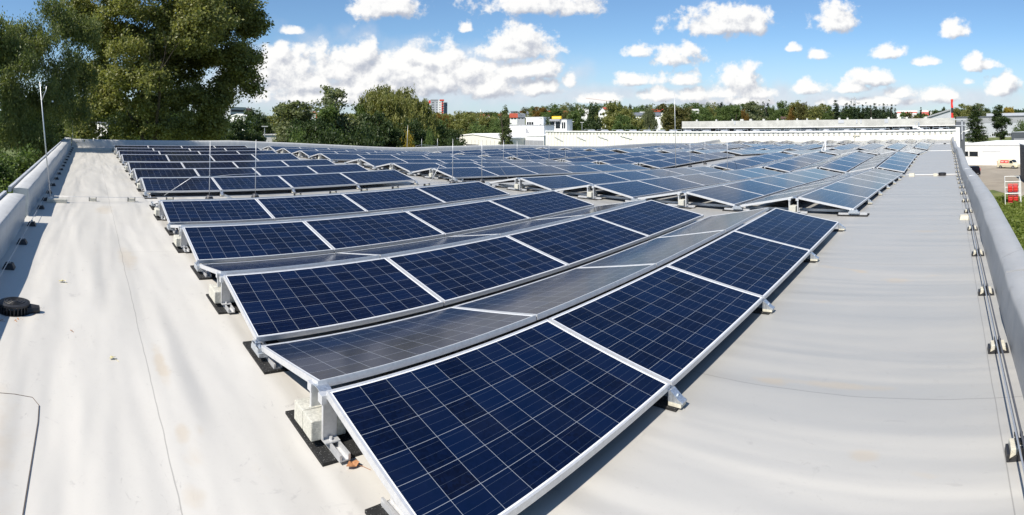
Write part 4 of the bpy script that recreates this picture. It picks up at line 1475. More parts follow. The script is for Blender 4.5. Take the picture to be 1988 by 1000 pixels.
# ---------------------------------------------------------------- middle distance buildings
A, B = G(871, 285, 75), G(972, 285, 75)
wh, s, L, H = bld('pale_warehouse', A, B, 30, G(918, 261.5, 75).z, 'pale corrugated warehouse with a low gable beside the spruce', M['whitewarm'], gable=.75, roofmat=M['white'], along='y', over=.15)
win(wh, s, L * .36, L * .60, H - 2.35, H - 2.05, 'slot_window', M['dgrey'])
for i in range(14):
    m = MB(); m.box((L * (i + .5) / 14, -s * .03, (H - 1) / 2), (.05, .05, H - 1.1)); m.build('cladding_joint', M['offwhite'], wh)
zt = G(1010, 263.5, 82).z
A, B = G(964, 283, 82), G(1056, 283, 82)
w2, s, L, H = bld('white_low_hall', A, B, 6, zt, 'white low hall with a row of grey doors left of the corrugated wall', M['white'], roofmat=M['white'])
z0 = G(1010, 271.5, 82).z - GZ
m = MB(); m.box((L * .64, -s * .05, z0 - 1.2), (L * .70, .10, 2.4)); dd_ = m.build('door_band', M['grey'], w2)
for i in range(9):
    m = MB(); m.box((L * .30 + L * .68 * i / 8, -s * .12, z0 - 1.2), (.10, .05, 2.4)); m.build('door_frame', M['greylt'], dd_)
A, B = G(988, 262, 90), G(1056, 262, 90)
w3, s, L, H = bld('white_office', A, B, 3.5, G(1020, 243.5, 90).z, 'white flat-roofed office with a shaded recess, above the low hall', M['white'], roofmat=M['grey'])
m = MB(); m.add([(L * .50, -s * .04, H - 2.3), (L * .66, -s * .04, H - 2.3), (L * .50, -s * .04, H - .35), (L * .50, -s * .10, H - 2.3), (L * .66, -s * .10, H - 2.3), (L * .50, -s * .10, H - .35)],
                [(0, 1, 2), (3, 4, 5), (0, 1, 4, 3), (1, 2, 5, 4), (2, 0, 3, 5)]); m.build('ramp_wall', M['grey'], w3)
for xx in (.33, .39):
    win(w3, s, L * xx, L * xx + .35, H - 2.2, H - 1.7)
A, B = G(1021, 244, 94), G(1055, 244, 94)
w4, s, L, H = bld('white_roof_block', A, B, 2, G(1040, 228.5, 94).z, 'small white rooftop block with a dark window, left of the yellow sign', M['white'], roofmat=M['white'], gz=G(1040, 244, 94).z - .3)
win(w4, s, L * .06, L * .46, H * .12, H * .55, mull=3)
A, B = G(1065, 256, 104), G(1100, 256, 104)
w5, s, L, H = bld('glass_pavilion', A, B, 2.2, G(1080, 232.5, 104).z, 'small pavilion with big dark windows under the yellow sign', M['white'], roofmat=M['grey'])
win(w5, s, L * .06, L * .36, H - 2.1 - .1, H - .45, mull=1)
win(w5, s, L * .40, L * .68, H - 2.1 - .1, H - .45, mull=1)
win(w5, s, L * .74, L * .96, H - 2.2, H - .6, mull=2)
m = MB(); m.box((L * .36, -s * .3, H - .05), (L * .74, .9, .45)); m.build('canopy', M['grey'], w5)
m = MB(); m.box((L * .08, -s * .12, H - 3.0), (L * .10, .15, 1.8)); m.build('orange_panel', M['leaf_dry'], w5)
yb = empty('yellow_sign', (0, 0, 0), 0, 'yellow rooftop sign board with faded lettering on the glass pavilion', 'sign')
pA, pB = G(1072, 229.5, 104), G(1090, 229.5, 104)
m = MB()
cc = (pA + pB) / 2
yb.location = (cc.x, cc.y, G(1080, 232, 104).z)
yb.rotation_euler = (0, 0, math.atan2(pB.y - pA.y, pB.x - pA.x))
Ls = (pB - pA).length
m.box((0, 0, .48), (Ls, .25, .72)); m.build('board', M['yellow'], yb)
m = MB()
for i in range(7):
    m.box((-Ls * .36 + i * Ls * .12, -.14, .48), (.17, .03, .30))
m.box((0, -.13, .35), (Ls * .80, .01, .03))
m.build('lettering', mat('sign_lettering', (0.88, 0.74, 0.36), .6), yb)
for q_ in (-.4, .4):
    m = MB(); m.box((Ls * q_, 0, .05), (.1, .1, .3)); m.build('support', M['grey'], yb)

# tower block
A, B = P(832, 226, 640), P(868.5, 226, 640)
x, y, L = frame_from(A, B)
zt = P(850, 193.3, 640).z
zg = tz(A.x, A.y)
Ht = zt - zg
tw = empty('tower_block', (A.x, A.y, zg), math.atan2(x.y, x.x), 'grey, white and red residential tower block above the willow', 'building')
m = MB(); m.box((L * .31, 6, Ht / 2 - .6), (L * .40, 12, Ht - 1.2)); m.build('grey_wing', M['greylt'], tw)
m = MB(); m.box((L * .31, 6, Ht - .7), (L * .42, 12.4, 1.6)); m.build('roof_storey', M['grey'], tw)
m = MB(); m.box((L * .66, 5.5, Ht / 2 - .6), (L * .30, 13, Ht - 1.2)); m.build('white_wing', M['white'], tw)
m = MB(); m.box((L * .70, 5.4, Ht - .7), (L * .24, 13.6, 1.7)); m.build('red_cap', M['tred'], tw)
m = MB(); m.box((L * .91, 8, Ht / 2 - 1.6), (L * .18, 12, Ht - 3.2)); m.build('dark_wing', mat('tower_slate', (.16, .20, .25), .8), tw)
m = MB(); m.box((L * .05, 7, Ht - 2.6), (L * .10, 8, 3.6)); m.build('red_corner', M['tred'], tw)
for i in range(7):
    z = Ht - 4.2 - i * 2.75
    m = MB(); m.box((L * .735, -1.3, z), (L * .10, .6, 1.5)); m.build('balcony', M['tred'], tw)
    m = MB(); m.box((L * .735, -1.03, z + 1.37), (L * .10, .1, 1.2)); m.build('balcony_opening', M['dgrey'], tw)
    for xx in (.19, .26, .44):
        m = MB(); m.box((L * xx, -.05, z + .6), (1.1, .1, 1.2)); m.build('window', M['dgrey'], tw)
    m = MB(); m.box((L * .60, -1.05, z + .6), (1.2, .1, 1.1)); m.build('window', M['dgrey'], tw)
    m = MB(); m.box((L * .95, 1.95, z + .4), (1.1, .1, 1.2)); m.build('window', M['dgrey'], tw)
# office block behind the big tree
A, B = P(447, 240, 230), P(477, 240, 236)
ob, s, L, H = bld('office_block', A, B, 14, P(465, 208.5, 232).z, 'grey four-storey office block seen right under the big tree crown', M['greylt'], roofmat=M['grey'])
for i in range(4):
    win(ob, s, .5, L - .6, H - 1.9 - i * 1.95, H - 1.0 - i * 1.95, 'window_band')
A, B = P(478, 240, 250), P(500, 240, 256)
bld('brown_roof_house', A, B, 10, P(490, 210.5, 252).z, 'house with a broad dark brown roof right of the grey office block', M['greylt'], gable=4.5, roofmat=M['brownroof'])
A, B = P(476, 252, 170), P(492, 252, 172)
bld('white_shed', A, B, 8, P(484, 222.5, 171).z, 'white shed roof below the dark brown roof', M['white'], gable=.8, roofmat=M['white'])
A, B = P(432, 248, 150), P(470, 246, 155)
bld('pale_annex', A, B, 8, P(450, 238.5, 152).z, 'pale yellow low annex glimpsed below the office block', mat('yellow_render', (.7, .66, .40), .8), roofmat=M['white'])
A, B = P(512, 274, 92), P(536, 274, 92)
bld('white_garage', A, B, 6, P(524, 262.5, 92).z, 'white garage wall showing between dark bushes', M['white'], roofmat=M['white'])
A, B = P(208, 276, 66), P(232, 276, 67)
gb_, s, L, H = bld('white_house', A, B, 8, P(220, 240, 66).z, 'white house with a dark balcony seen through the big tree', M['white'], roofmat=M['slate'])
win(gb_, s, 0.1, L * .9, H - 1.3, H - .6, 'balcony', M['dgrey'])
# red block among trees
A, B = P(613, 232, 300), P(619.5, 232, 300)
bld('red_tower_sign', A, B, 3, P(616, 217.5, 300).z, 'narrow red block poking out of the trees left of the tall tree', M['tred'], gz=P(616, 227, 300).z - 6, flat_cap=False)

# hillside houses: (px left, px right, y eaves-bottom, y top, distance, roof, wall, ridge direction, label)
HS = [(943, 953, 236, 223.5, 330, 'redroof', 'white', 'y', 'white gabled house with a steep red roof left of the spruce'),
      (932, 941, 231, 222, 420, 'redroof', 'white', 'x', 'small red roof at the left end of the town'),
      (966, 973, 229, 221.5, 430, 'redroof', 'white', 'x', 'red roof just left of the spruce top'),
      (990, 1004, 233, 220.5, 330, 'redroof', 'white', 'x', 'big red roof directly right of the spruce'),
      (1003, 1019, 232, 221, 350, 'slate', 'greylt', 'x', 'grey roof next to the big red roof right of the spruce'),
      (1010, 1018, 220, 215.5, 520, 'redroof', 'white', 'x', 'small red roof high above the grey roof'),
      (1023, 1034, 224, 216.5, 460, 'slate', 'white', 'x', 'white house with a grey roof left of the orange tree'),
      (992, 1006, 219.5, 216, 560, 'slate', 'greylt', 'x', 'long pale grey roof on the far slope'),
      (1064, 1076, 226, 215.5, 400, 'redroof', 'white', 'x', 'bright red hipped roof above the yellow sign, left one'),
      (1085, 1101, 222.5, 215.5, 400, 'redroof', 'white', 'x', 'bright red roof with white dormers above the yellow sign, right one'),
      (1124, 1142, 226, 211.5, 360, 'offwhite', 'white', 'x', 'house with a pale green-grey roof behind the dark conifer'),
      (1128, 1140, 244, 216, 240, 'brownroof', 'white', 'y', 'tall white gable with a dark brown roof left of the dark conifer'),
      (1162, 1176, 226, 208.5, 330, 'slate', 'white', 'y', 'white gable beside a grey roof on the right of the dark conifer'),
      (1168, 1181, 215, 208.5, 380, 'redroof', 'white', 'x', 'orange-red roof half hidden by the broad olive tree'),
      (1225, 1250, 228, 219, 300, 'slate', 'white', 'x', 'white house with a wide grey roof between two trees'),
      (1243, 1262, 226, 217.5, 310, 'offwhite', 'white', 'x', 'white flat-looking house behind the small willow'),
      (1266, 1287, 220, 212, 350, 'redroof', 'white', 'x', 'white gable with an orange-red roof above the grey roofed house'),
      (1265, 1282, 228, 219, 300, 'slate', 'white', 'x', 'second grey roof beside the rust-coloured tree'),
      (1343, 1357, 217, 212, 420, 'offwhite', 'white', 'x', 'pale flat house high in the woods right of the rust-coloured tree'),
      (1401, 1420, 234, 226, 260, 'redroof', 'white', 'x', 'dark red pyramid roof just above the fascia building'),
      (1508, 1533, 233, 227, 240, 'brownroof', 'white', 'x', 'brown-red roof between the trees above the fascia building'),
      (905, 913, 224, 221.5, 600, 'redroof', 'white', 'x', 'tiny far roof right of the tower block'),
      (916, 930, 226, 222, 520, 'redroof', 'white', 'x', 'row of tiny far roofs before the left treetop line'),
      (600, 614, 220, 216.5, 520, 'redroof', 'white', 'x', 'far orange roof left of the tall tree'),
      (1470, 1480, 229, 225, 300, 'redroof', 'white', 'x', 'scrap of red roof deep in the trees')]
for (a, b, yb_, yt, rho, rf, wl_, al, lab) in HS:
    A, B = P(a, yb_, rho), P(b, yb_, rho)
    zt = P((a + b) / 2, yt, rho).z
    zb = P((a + b) / 2, yb_, rho).z
    gzz = min(tz(A.x, A.y), zb) - .5
    Lw = (B - A).length
    hh = zt - zb
    r, s, L, H = bld('house', A, B, 9, zt, lab, M[wl_], cat='house', gable=min(hh * .62, Lw * .55), roofmat=M[rf] if rf != 'offwhite' else M['offwhite'], gz=gzz, along=al, over=.4)
    nwn = 2 if L < 8 else 3
    for i in range(nwn):
        xx = L * (i + .7) / (nwn + .4)
        win(r, s, xx - .5, xx + .5, H - hh * .88, H - hh * .88 + min(1.2, hh * .22))
# far red and white hall
for (a, b, yt, yb_, lab, mt) in ((1741, 1781, 214.5, 225, 'far white hall with red stripes, left part', 'white'), (1786, 1803, 214, 226, 'far red and white hall, right part', 'white')):
    A, B = P(a, yb_, 460), P(b, yb_, 460)
    r, s, L, H = bld('striped_hall', A, B, 25, P((a + b) / 2, yt, 460).z, lab, M[mt], roofmat=M['white'], gz=P(a, yb_, 460).z - 9)
    m = MB(); m.box((L / 2, -s * .1, H - 1.7), (L, .15, .7)); m.build('red_stripe', M['tred'], r)
    if a > 1785:
        m = MB(); m.box((L / 2, -s * .08, H - 3.7), (L, .12, 2.6)); m.build('red_front', M['tred'], r)
A, B = P(1806, 224, 520), P(1818, 224, 520)
bld('grey_far_hall', A, B, 12, P(1812, 217, 520).z, 'small pale hall right of the striped hall', M['offwhite'], roofmat=M['white'], gz=P(1806, 230, 520).z - 6)
# crane, spire, antenna masts, street lamps
p = P(1166, 222, 700)
cr = empty('crane', (p.x, p.y, tz(p.x, p.y)), 0, 'thin pale tower crane above the woods left of centre right', 'crane')
zc = P(1184, 196, 700).z - tz(p.x, p.y)
q1, q2 = P(1137, 190.5, 700), P(1184, 196.5, 700)
m = MB(); m.tube([(q2.x - p.x - 1, q2.y - p.y, 0), (q2.x - p.x - 1, q2.y - p.y, zc + 1)], .30, 4); m.build('mast', M['fascia'], cr)
m = MB(); m.tube([(q1.x - p.x, q1.y - p.y, q1.z - tz(p.x, p.y)), (q2.x - p.x, q2.y - p.y, q2.z - tz(p.x, p.y))], .20, 4); m.build('jib', mat('pale_red_steel', (.55, .30, .24), .6), cr)
m = MB(); m.box((q2.x - p.x, q2.y - p.y, zc - 1.2), (2.4, 2.4, 2.2)); m.build('counterweight', M['grey'], cr)
p = P(933.5, 222, 900)
m = MB(); m.tube([(p.x, p.y, tz(p.x, p.y)), (p.x, p.y, P(933, 219, 900).z), (p.x, p.y, P(933, 211.5, 900).z)], [2.0, 1.6, .2], 8)
tag(m.build('church_spire', M['white']), 'slim white church spire on the left skyline of the town', 'spire')
for i, (px, yt) in enumerate(((1653, 189), (1658, 187), (1661, 189))):
    p = P(px, 200, 330)
    m = MB(); m.tube([(p.x, p.y, tz(p.x, p.y)), (p.x, p.y, P(px, yt, 330).z)], .16, 6)
    zz = P(px, yt + 3, 330).z
    m.box((p.x, p.y, zz), (.7, .7, .9)); m.box((p.x, p.y, zz - 2.2), (.8, .8, 1.0))
    tag(m.build('antenna_mast', M['greylt']), 'antenna mast above the conifers, %s from left' % nth(i), 'antenna mast', 'antenna masts above the conifers')
for i, (px, yt, rho, lab) in enumerate(((510, 219.3, 120, 'double-headed street lamp above the bushes left of centre'), (514, 246, 86, 'lower street lamp among the dark bushes'),
                                        (632, 236, 110, 'street lamp in front of the tall grey-green tree'), (1111, 236.5, 150, 'street lamp between pavilion and trees'), (1130, 238, 150, 'street lamp left of the dark conifer'))):
    p = P(px, yt, rho)
    r = empty('street_lamp', (p.x, p.y, GZ), AZ0 * 0 - math.atan2(p.x, p.y), lab, 'street lamp', 'street lamps among the trees')
    m = MB(); m.tube([(0, 0, 0), (0, 0, p.z - GZ)], .07, 6); m.build('pole', M['greylt'], r)
    m = MB(); m.box((0, 0, p.z - GZ + .05), (1.0 if i else 1.15, .25, .12)); m.build('lamp_head', M['whitepaint'], r)

# ---------------------------------------------------------------- trees
def leaves(blobs, n, size, seed, clump=26, spread=.42, shell=.62, droop=0.0, wexp=2 / 3, sub=0, subr=.42):
    """leaf-sized faces gathered in clumps through the volume of a few ellipsoids.
    blobs: (cx, cy, cz, rx, ry, rz)"""
    rg = np.random.default_rng(seed)
    B_ = np.array(blobs, float)
    if sub:
        # every lobe is itself a bunch of smaller foliage masses
        dd_ = rg.normal(size=(len(B_), sub, 3))
        dd_ /= np.linalg.norm(dd_, axis=2)[:, :, None]
        cc_ = B_[:, None, :3] + dd_ * B_[:, None, 3:] * (.78 * rg.random((len(B_), sub, 1)) ** .35)
        ss_ = B_[:, None, 3:] * subr * rg.uniform(.6, 1.25, (len(B_), sub, 1))
        ss_[:, :, 2] *= .8
        B_ = np.concatenate([cc_, ss_], 2).reshape(-1, 6)
    w = (B_[:, 3] * B_[:, 4] * B_[:, 5]) ** wexp
    w /= w.sum()
    nc = max(8, n // clump)
    bi = rg.choice(len(B_), nc, p=w)
    d = rg.normal(size=(nc, 3))
    d /= np.linalg.norm(d, axis=1)[:, None]
    rad = shell + (1 - shell) * rg.random(nc) ** .6
    inner = rg.random(nc) < .22
    rad[inner] = rg.random(inner.sum()) ** .5 * shell
    C_ = B_[bi, :3] + d * B_[bi, 3:] * rad[:, None]
    ci = rg.integers(0, nc, n)
    csz = spread * (.6 + .9 * rg.random(nc))
    off = rg.normal(size=(n, 3)) * csz[ci][:, None]
    off[:, 2] *= .75
    if droop:
        off[:, 2] -= np.abs(rg.normal(size=n)) * droop
        off[:, :2] *= .6
    Pn = C_[ci] + off
    sz = size * (.55 + .9 * rg.random(n))
    a = rg.normal(size=(n, 3)); a /= np.linalg.norm(a, axis=1)[:, None]
    b = rg.normal(size=(n, 3))
    if droop:
        a[:, 2] -= 1.2; a /= np.linalg.norm(a, axis=1)[:, None]
    b -= a * (a * b).sum(1)[:, None]; b /= np.linalg.norm(b, axis=1)[:, None]
    wd = .34 if droop else .5
    v = np.empty((n, 4, 3))
    v[:, 0] = Pn - a * sz[:, None] * .5
    v[:, 1] = Pn + b * sz[:, None] * wd * .6
    v[:, 2] = Pn + a * sz[:, None] * .5
    v[:, 3] = Pn - b * sz[:, None] * wd * .6
    return v.reshape(-1, 3), n

def leaf_mesh(name, v, n, mt):
    me = bpy.data.meshes.new(name)
    me.vertices.add(4 * n)
    me.vertices.foreach_set('co', v.ravel().astype(np.float32))
    me.loops.add(4 * n)
    me.loops.foreach_set('vertex_index', np.arange(4 * n, dtype=np.int32))
    me.polygons.add(n)
    me.polygons.foreach_set('loop_start', np.arange(0, 4 * n, 4, dtype=np.int32))
    me.update(calc_edges=True)
    me.materials.append(mt)
    return me

def limb(m, p, d, L, r, depth, rg, up=.25, spread=.75):
    n = 4
    pts, rr = [p.copy()], [r]
    q = p.copy()
    for i in range(n):
        d = (d + Vector((rg.uniform(-.16, .16), rg.uniform(-.16, .16), up * .2))).normalized()
        q = q + d * (L / n)
        pts.append(q.copy())
        rr.append(r * (1 - .13 * (i + 1)))
    m.tube(pts, rr, 7 if depth > 1 else 5, cap=False)
    if depth <= 0:
        return
    for k in range(3 if depth > 1 else 2):
        a = rg.uniform(0, 2 * PI)
        side = Vector((math.cos(a), math.sin(a), 0))
        nd = (d * (1 - spread * .5) + side * spread * rg.uniform(.6, 1.1) + Vector((0, 0, up))).normalized()
        limb(m, pts[-1 - (k % 2)], nd, L * rg.uniform(.55, .78), rr[-1 - (k % 2)] * .72, depth - 1, rg, up, spread)

def trunk_mesh(name, H, r, seed, depth=3, lean=0, start=.30, spread=.75):
    rg = random.Random(seed)
    m = MB()
    limb(m, Vector((0, 0, -.3)), Vector((lean, 0, 1)).normalized(), H * start, r, depth, rg, .3, spread)
    me = m.build(name, M['bark'], smooth=True)
    d = me.data
    bpy.data.objects.remove(me)
    return d

def rand_blobs(seed, W_, H, n, z0=.28, rmin=.2, rmax=.36):
    rg = random.Random(seed)
    out = [(0, 0, H * .58, W_ * .30, W_ * .30, H * .33)]
    for i in range(n):
        a = rg.uniform(0, 2 * PI)
        z = rg.uniform(z0, .92)
        k = math.sin(PI * min(1, max(0, (z - z0 * .7) / (1.08 - z0 * .7)))) ** .6
        rr = W_ * rg.uniform(rmin, rmax) * (.55 + .45 * k)
        R = max(0, W_ * .5 * k - rr * .8) * rg.uniform(.7, 1.05)
        out.append((R * math.cos(a), R * math.sin(a), H * z, rr, rr, rr * rg.uniform(.7, 1.0)))
    return out

PR = {}
def proto_tree(key, H, W_, blobs, n, size, seed, mt, **kw):
    td = kw.pop('trunk', None)
    v, n = leaves(blobs, n, size, seed, **kw)
    # bring the crown to its stated height and width
    zt_ = np.percentile(v[:, 2], 98.8) if not key.startswith(('cone', 'spruce')) else v[:, 2].max() * .99
    wd_ = np.percentile(np.hypot(v[:, 0], v[:, 1]), 97) * 2
    v[:, 2] *= H / zt_
    v[:, :2] *= W_ / wd_
    PR[key] = (leaf_mesh(key + '_crown', v, n, mt), td or trunk_mesh(key + '_trunk', H, W_ * .035, seed), H, W_)

for i in range(4):
    proto_tree('broad%d' % i, 12, 10, rand_blobs(20 + i, 10, 12, 16), 14000, .40, 40 + i, LM['green'], spread=.30, sub=6, subr=.45)
for i in range(3):
    proto_tree('tall%d' % i, 14, 7, rand_blobs(60 + i, 7, 14, 16, .14), 13000, .38, 50 + i, LM['greygreen'], spread=.28, sub=6, subr=.45)
for i in range(3):
    proto_tree('far%d' % i, 11, 9, rand_blobs(80 + i, 9, 11, 9, .10), 1500, .70, 90 + i, LM['green'], spread=.55, clump=12)
proto_tree('bush', 6, 8, rand_blobs(7, 8, 6, 14, .05), 9000, .34, 71, LM['dark'], spread=.45)
proto_tree('bush1', 6, 8, rand_blobs(17, 8, 6, 14, .05), 9000, .32, 72, LM['dark'], spread=.45)
def cone_blobs(H, W_, n, seed, p=1.0):
    rg = random.Random(seed)
    out = []
    for i in range(n):
        t = i / (n - 1)
        z = H * (.06 + .92 * t)
        R = W_ * .5 * (1 - t) ** p + .22
        k = 5 if t < .85 else 3
        for j in range(k):
            a = rg.uniform(0, 2 * PI)
            out.append((R * .5 * math.cos(a), R * .5 * math.sin(a), z + rg.uniform(-.2, .2), R * .58, R * .58, H / n * .75))
    return out
for i in range(2):
    proto_tree('cone%d' % i, 14, 5.2, cone_blobs(14, 5.2, 15, i + 3), 5200, .36, 33 + i, LM['conifer'], spread=.16, clump=14, shell=.5, wexp=.33,
               trunk=trunk_mesh('cone_trunk%d' % i, 14, .2, i, 0, 0, .95))
proto_tree('spruce', 14, 5.0, cone_blobs(14, 5.0, 22, 9, .8), 16000, .22, 36, LM['spruce'], spread=.15, clump=18, shell=.55, wexp=.4, trunk=trunk_mesh('spruce_trunk', 14, .2, 3, 0, 0, .95))
proto_tree('column', 12, 2.6, [(0, 0, 12 * (k + .6) / 9, 1.1 * (1 - .06 * k), 1.1 * (1 - .06 * k), 1.1) for k in range(9)], 6000, .22, 37, LM['dark'], spread=.16, clump=14, trunk=trunk_mesh('column_trunk', 12, .15, 3, 0, 0, .9))
def dome_blobs(H, W_, n, seed):
    rg = random.Random(seed)
    out = [(0, 0, H * .62, W_ * .3, W_ * .3, H * .28)]
    for i in range(n):
        a, e = rg.uniform(0, 2 * PI), math.asin(rg.uniform(-.25, 1))
        q_ = rg.uniform(.62, .76)
        out.append((W_ * .5 * q_ * math.cos(e) * math.cos(a), W_ * .5 * q_ * math.cos(e) * math.sin(a), H * (.52 + .40 * q_ * math.sin(e)), W_ * rg.uniform(.13, .19), W_ * rg.uniform(.13, .19), H * rg.uniform(.10, .15)))
    return out
proto_tree('willow', 15, 19, dome_blobs(15, 19, 34, 5), 46000, .42, 38, LM['olive'], spread=.34, droop=.55, clump=34, sub=5, subr=.5)

tcount = [0]
def tree(px, ytop, wpx, rho, key, leafm, label, name='deciduous_tree', cat='tree', group=None, ztop=None, rz=None, wmin=None):
    p = P(px, ytop, rho)
    z0 = tz(p.x, p.y)
    Ht = (ztop if ztop is not None else p.z) - z0
    me, td, H, W_ = PR[key]
    sw = wpx / FPX * rho / W_ * (2.0 if key.startswith('cone') else 1.15)
    sh = Ht / H
    tcount[0] += 1
    r = empty(name, (p.x, p.y, z0), (tcount[0] * 2.399) % 6.28 if rz is None else rz, label, cat, group)
    r.scale = (sw, sw, sh)
    c = bpy.data.objects.new('crown', me)
    COL.objects.link(c)
    c.parent = r
    c.material_slots[0].link = 'OBJECT'
    c.material_slots[0].material = LM[leafm]
    t_ = bpy.data.objects.new('trunk', td)
    COL.objects.link(t_)
    t_.parent = r
    return r

# --- the big tree and its neighbours, built one by one
def special(name, loc, blobs, n, size, seed, lm, label, trunk, **kw):
    r = empty(name, loc, 0, label, 'tree')
    v, n = leaves(blobs, n, size, seed, **kw)
    c = bpy.data.objects.new('crown', leaf_mesh(name + '_crown', v, n, LM[lm]))
    COL.objects.link(c); c.parent = r
    t_ = bpy.data.objects.new('trunk', trunk)
    COL.objects.link(t_); t_.parent = r
    return r
def blobs_px(lst, rho, origin):
    "crown lobes of a tree given where they stand in the air (azimuth column, row, half sizes in photo pixels, depth offset)"
    out = []
    for (px, py, wx, hy, dr) in lst:
        q = P(px, py, rho + dr)
        k = (rho + dr) / FPX
        out.append((q.x - origin.x, q.y - origin.y, q.z - origin.z, wx * k, wx * k, hy * k))
    return out
R0 = 47
og = P(318, 270, R0); og.z = tz(og.x, og.y)
lob = [(250, -60, 120, 80, 0), (380, -60, 110, 80, 1), (330, 40, 120, 75, -2), (440, 20, 62, 50, 0), (470, 55, 42, 40, 1), (455, 110, 48, 40, 0),
       (478, 150, 30, 30, -1), (430, 165, 45, 35, 1), (220, 60, 85, 70, 0), (180, 130, 60, 60, 2), (270, 130, 80, 60, -3), (360, 120, 70, 60, 2), (400, 80, 55, 50, 2),
       (160, 40, 50, 50, 1), (200, 200, 50, 42, 0), (290, 205, 55, 40, -1), (370, 200, 50, 40, 0), (425, 212, 38, 26, 0), (330, 245, 60, 30, 0), (250, 250, 45, 28, 1),
       (410, 245, 40, 32, 1), (160, 235, 40, 40, 2), (455, -30, 50, 50, 0), (485, 30, 30, 26, 0), (500, 50, 20, 18, 0), (490, 110, 22, 20, 0), (488, 175, 18, 16, 0)]
tk = trunk_mesh('poplar_trunk', 30, .62, 12, 4, .02, .26, .62)
special('poplar_tree', og, blobs_px(lob, R0, og), 230000, .24, 3, 'poplar', 'huge spreading poplar filling the upper left beyond the roof corner', tk, clump=46, spread=.30, shell=.6, sub=14, subr=.42)
R1 = 27
o2 = P(45, 250, R1); o2.z = tz(o2.x, o2.y)
lob = [(40, 120, 60, 60, 0), (80, 70, 45, 38, 1), (110, 110, 42, 45, 1), (20, 90, 35, 40, 0), (-30, 120, 60, 70, 0), (70, 180, 60, 55, 0), (10, 200, 55, 60, -1), (115, 200, 35, 55, 2),
       (50, 265, 60, 50, 0), (-20, 290, 60, 60, 0), (90, 270, 30, 40, 1), (125, 160, 25, 40, 2), (60, 48, 28, 24, 1), (150, 60, 45, 50, 3), (150, 130, 38, 50, 3), (148, 200, 32, 50, 3), (100, 20, 45, 30, 3), (40, 50, 34, 26, 2), (5, 75, 45, 35, 1), (-30, 60, 50, 45, 0), (20, 320, 45, 45, -1)]
special('birch_tree', o2, blobs_px(lob, R1, o2), 100000, .13, 4, 'birch', 'drooping birch close behind the left parapet, left of the poplar', trunk_mesh('birch_trunk', 20, .16, 15, 0, -.04, .42, .2), clump=40, spread=.20, droop=.5, shell=.6, sub=7, subr=.42)
R2 = 20
o3 = P(0, 330, R2); o3.z = tz(o3.x, o3.y)
lob = [(-20, 330, 60, 55, 0), (30, 345, 50, 45, 0), (60, 320, 28, 38, 1), (0, 400, 60, 50, -1), (-60, 350, 60, 70, 0), (35, 370, 40, 30, 2)]
special('young_birch', o3, blobs_px(lob, R2, o3), 42000, .12, 5, 'green', 'lower green tree directly outside the near left parapet', trunk_mesh('young_trunk', 10, .14, 16, 2, -.1, .35, .25), clump=36, spread=.2, shell=.6, sub=6)
o4 = P(150, 260, 60); o4.z = tz(o4.x, o4.y)
lob = [(110, 200, 60, 60, 0), (170, 240, 60, 45, 0), (60, 250, 60, 60, 0), (110, 290, 80, 40, 0), (0, 230, 70, 90, 0), (230, 270, 40, 25, 0), (30, 110, 50, 50, 0)]
special('background_maple', o4, blobs_px(lob, 60, o4), 36000, .34, 6, 'dark', 'dark tree behind the poplar and birch at the far roof corner', trunk_mesh('maple_trunk', 18, .3, 17, 2, 0, .3, .4), clump=34, spread=.35, shell=.6, sub=7)

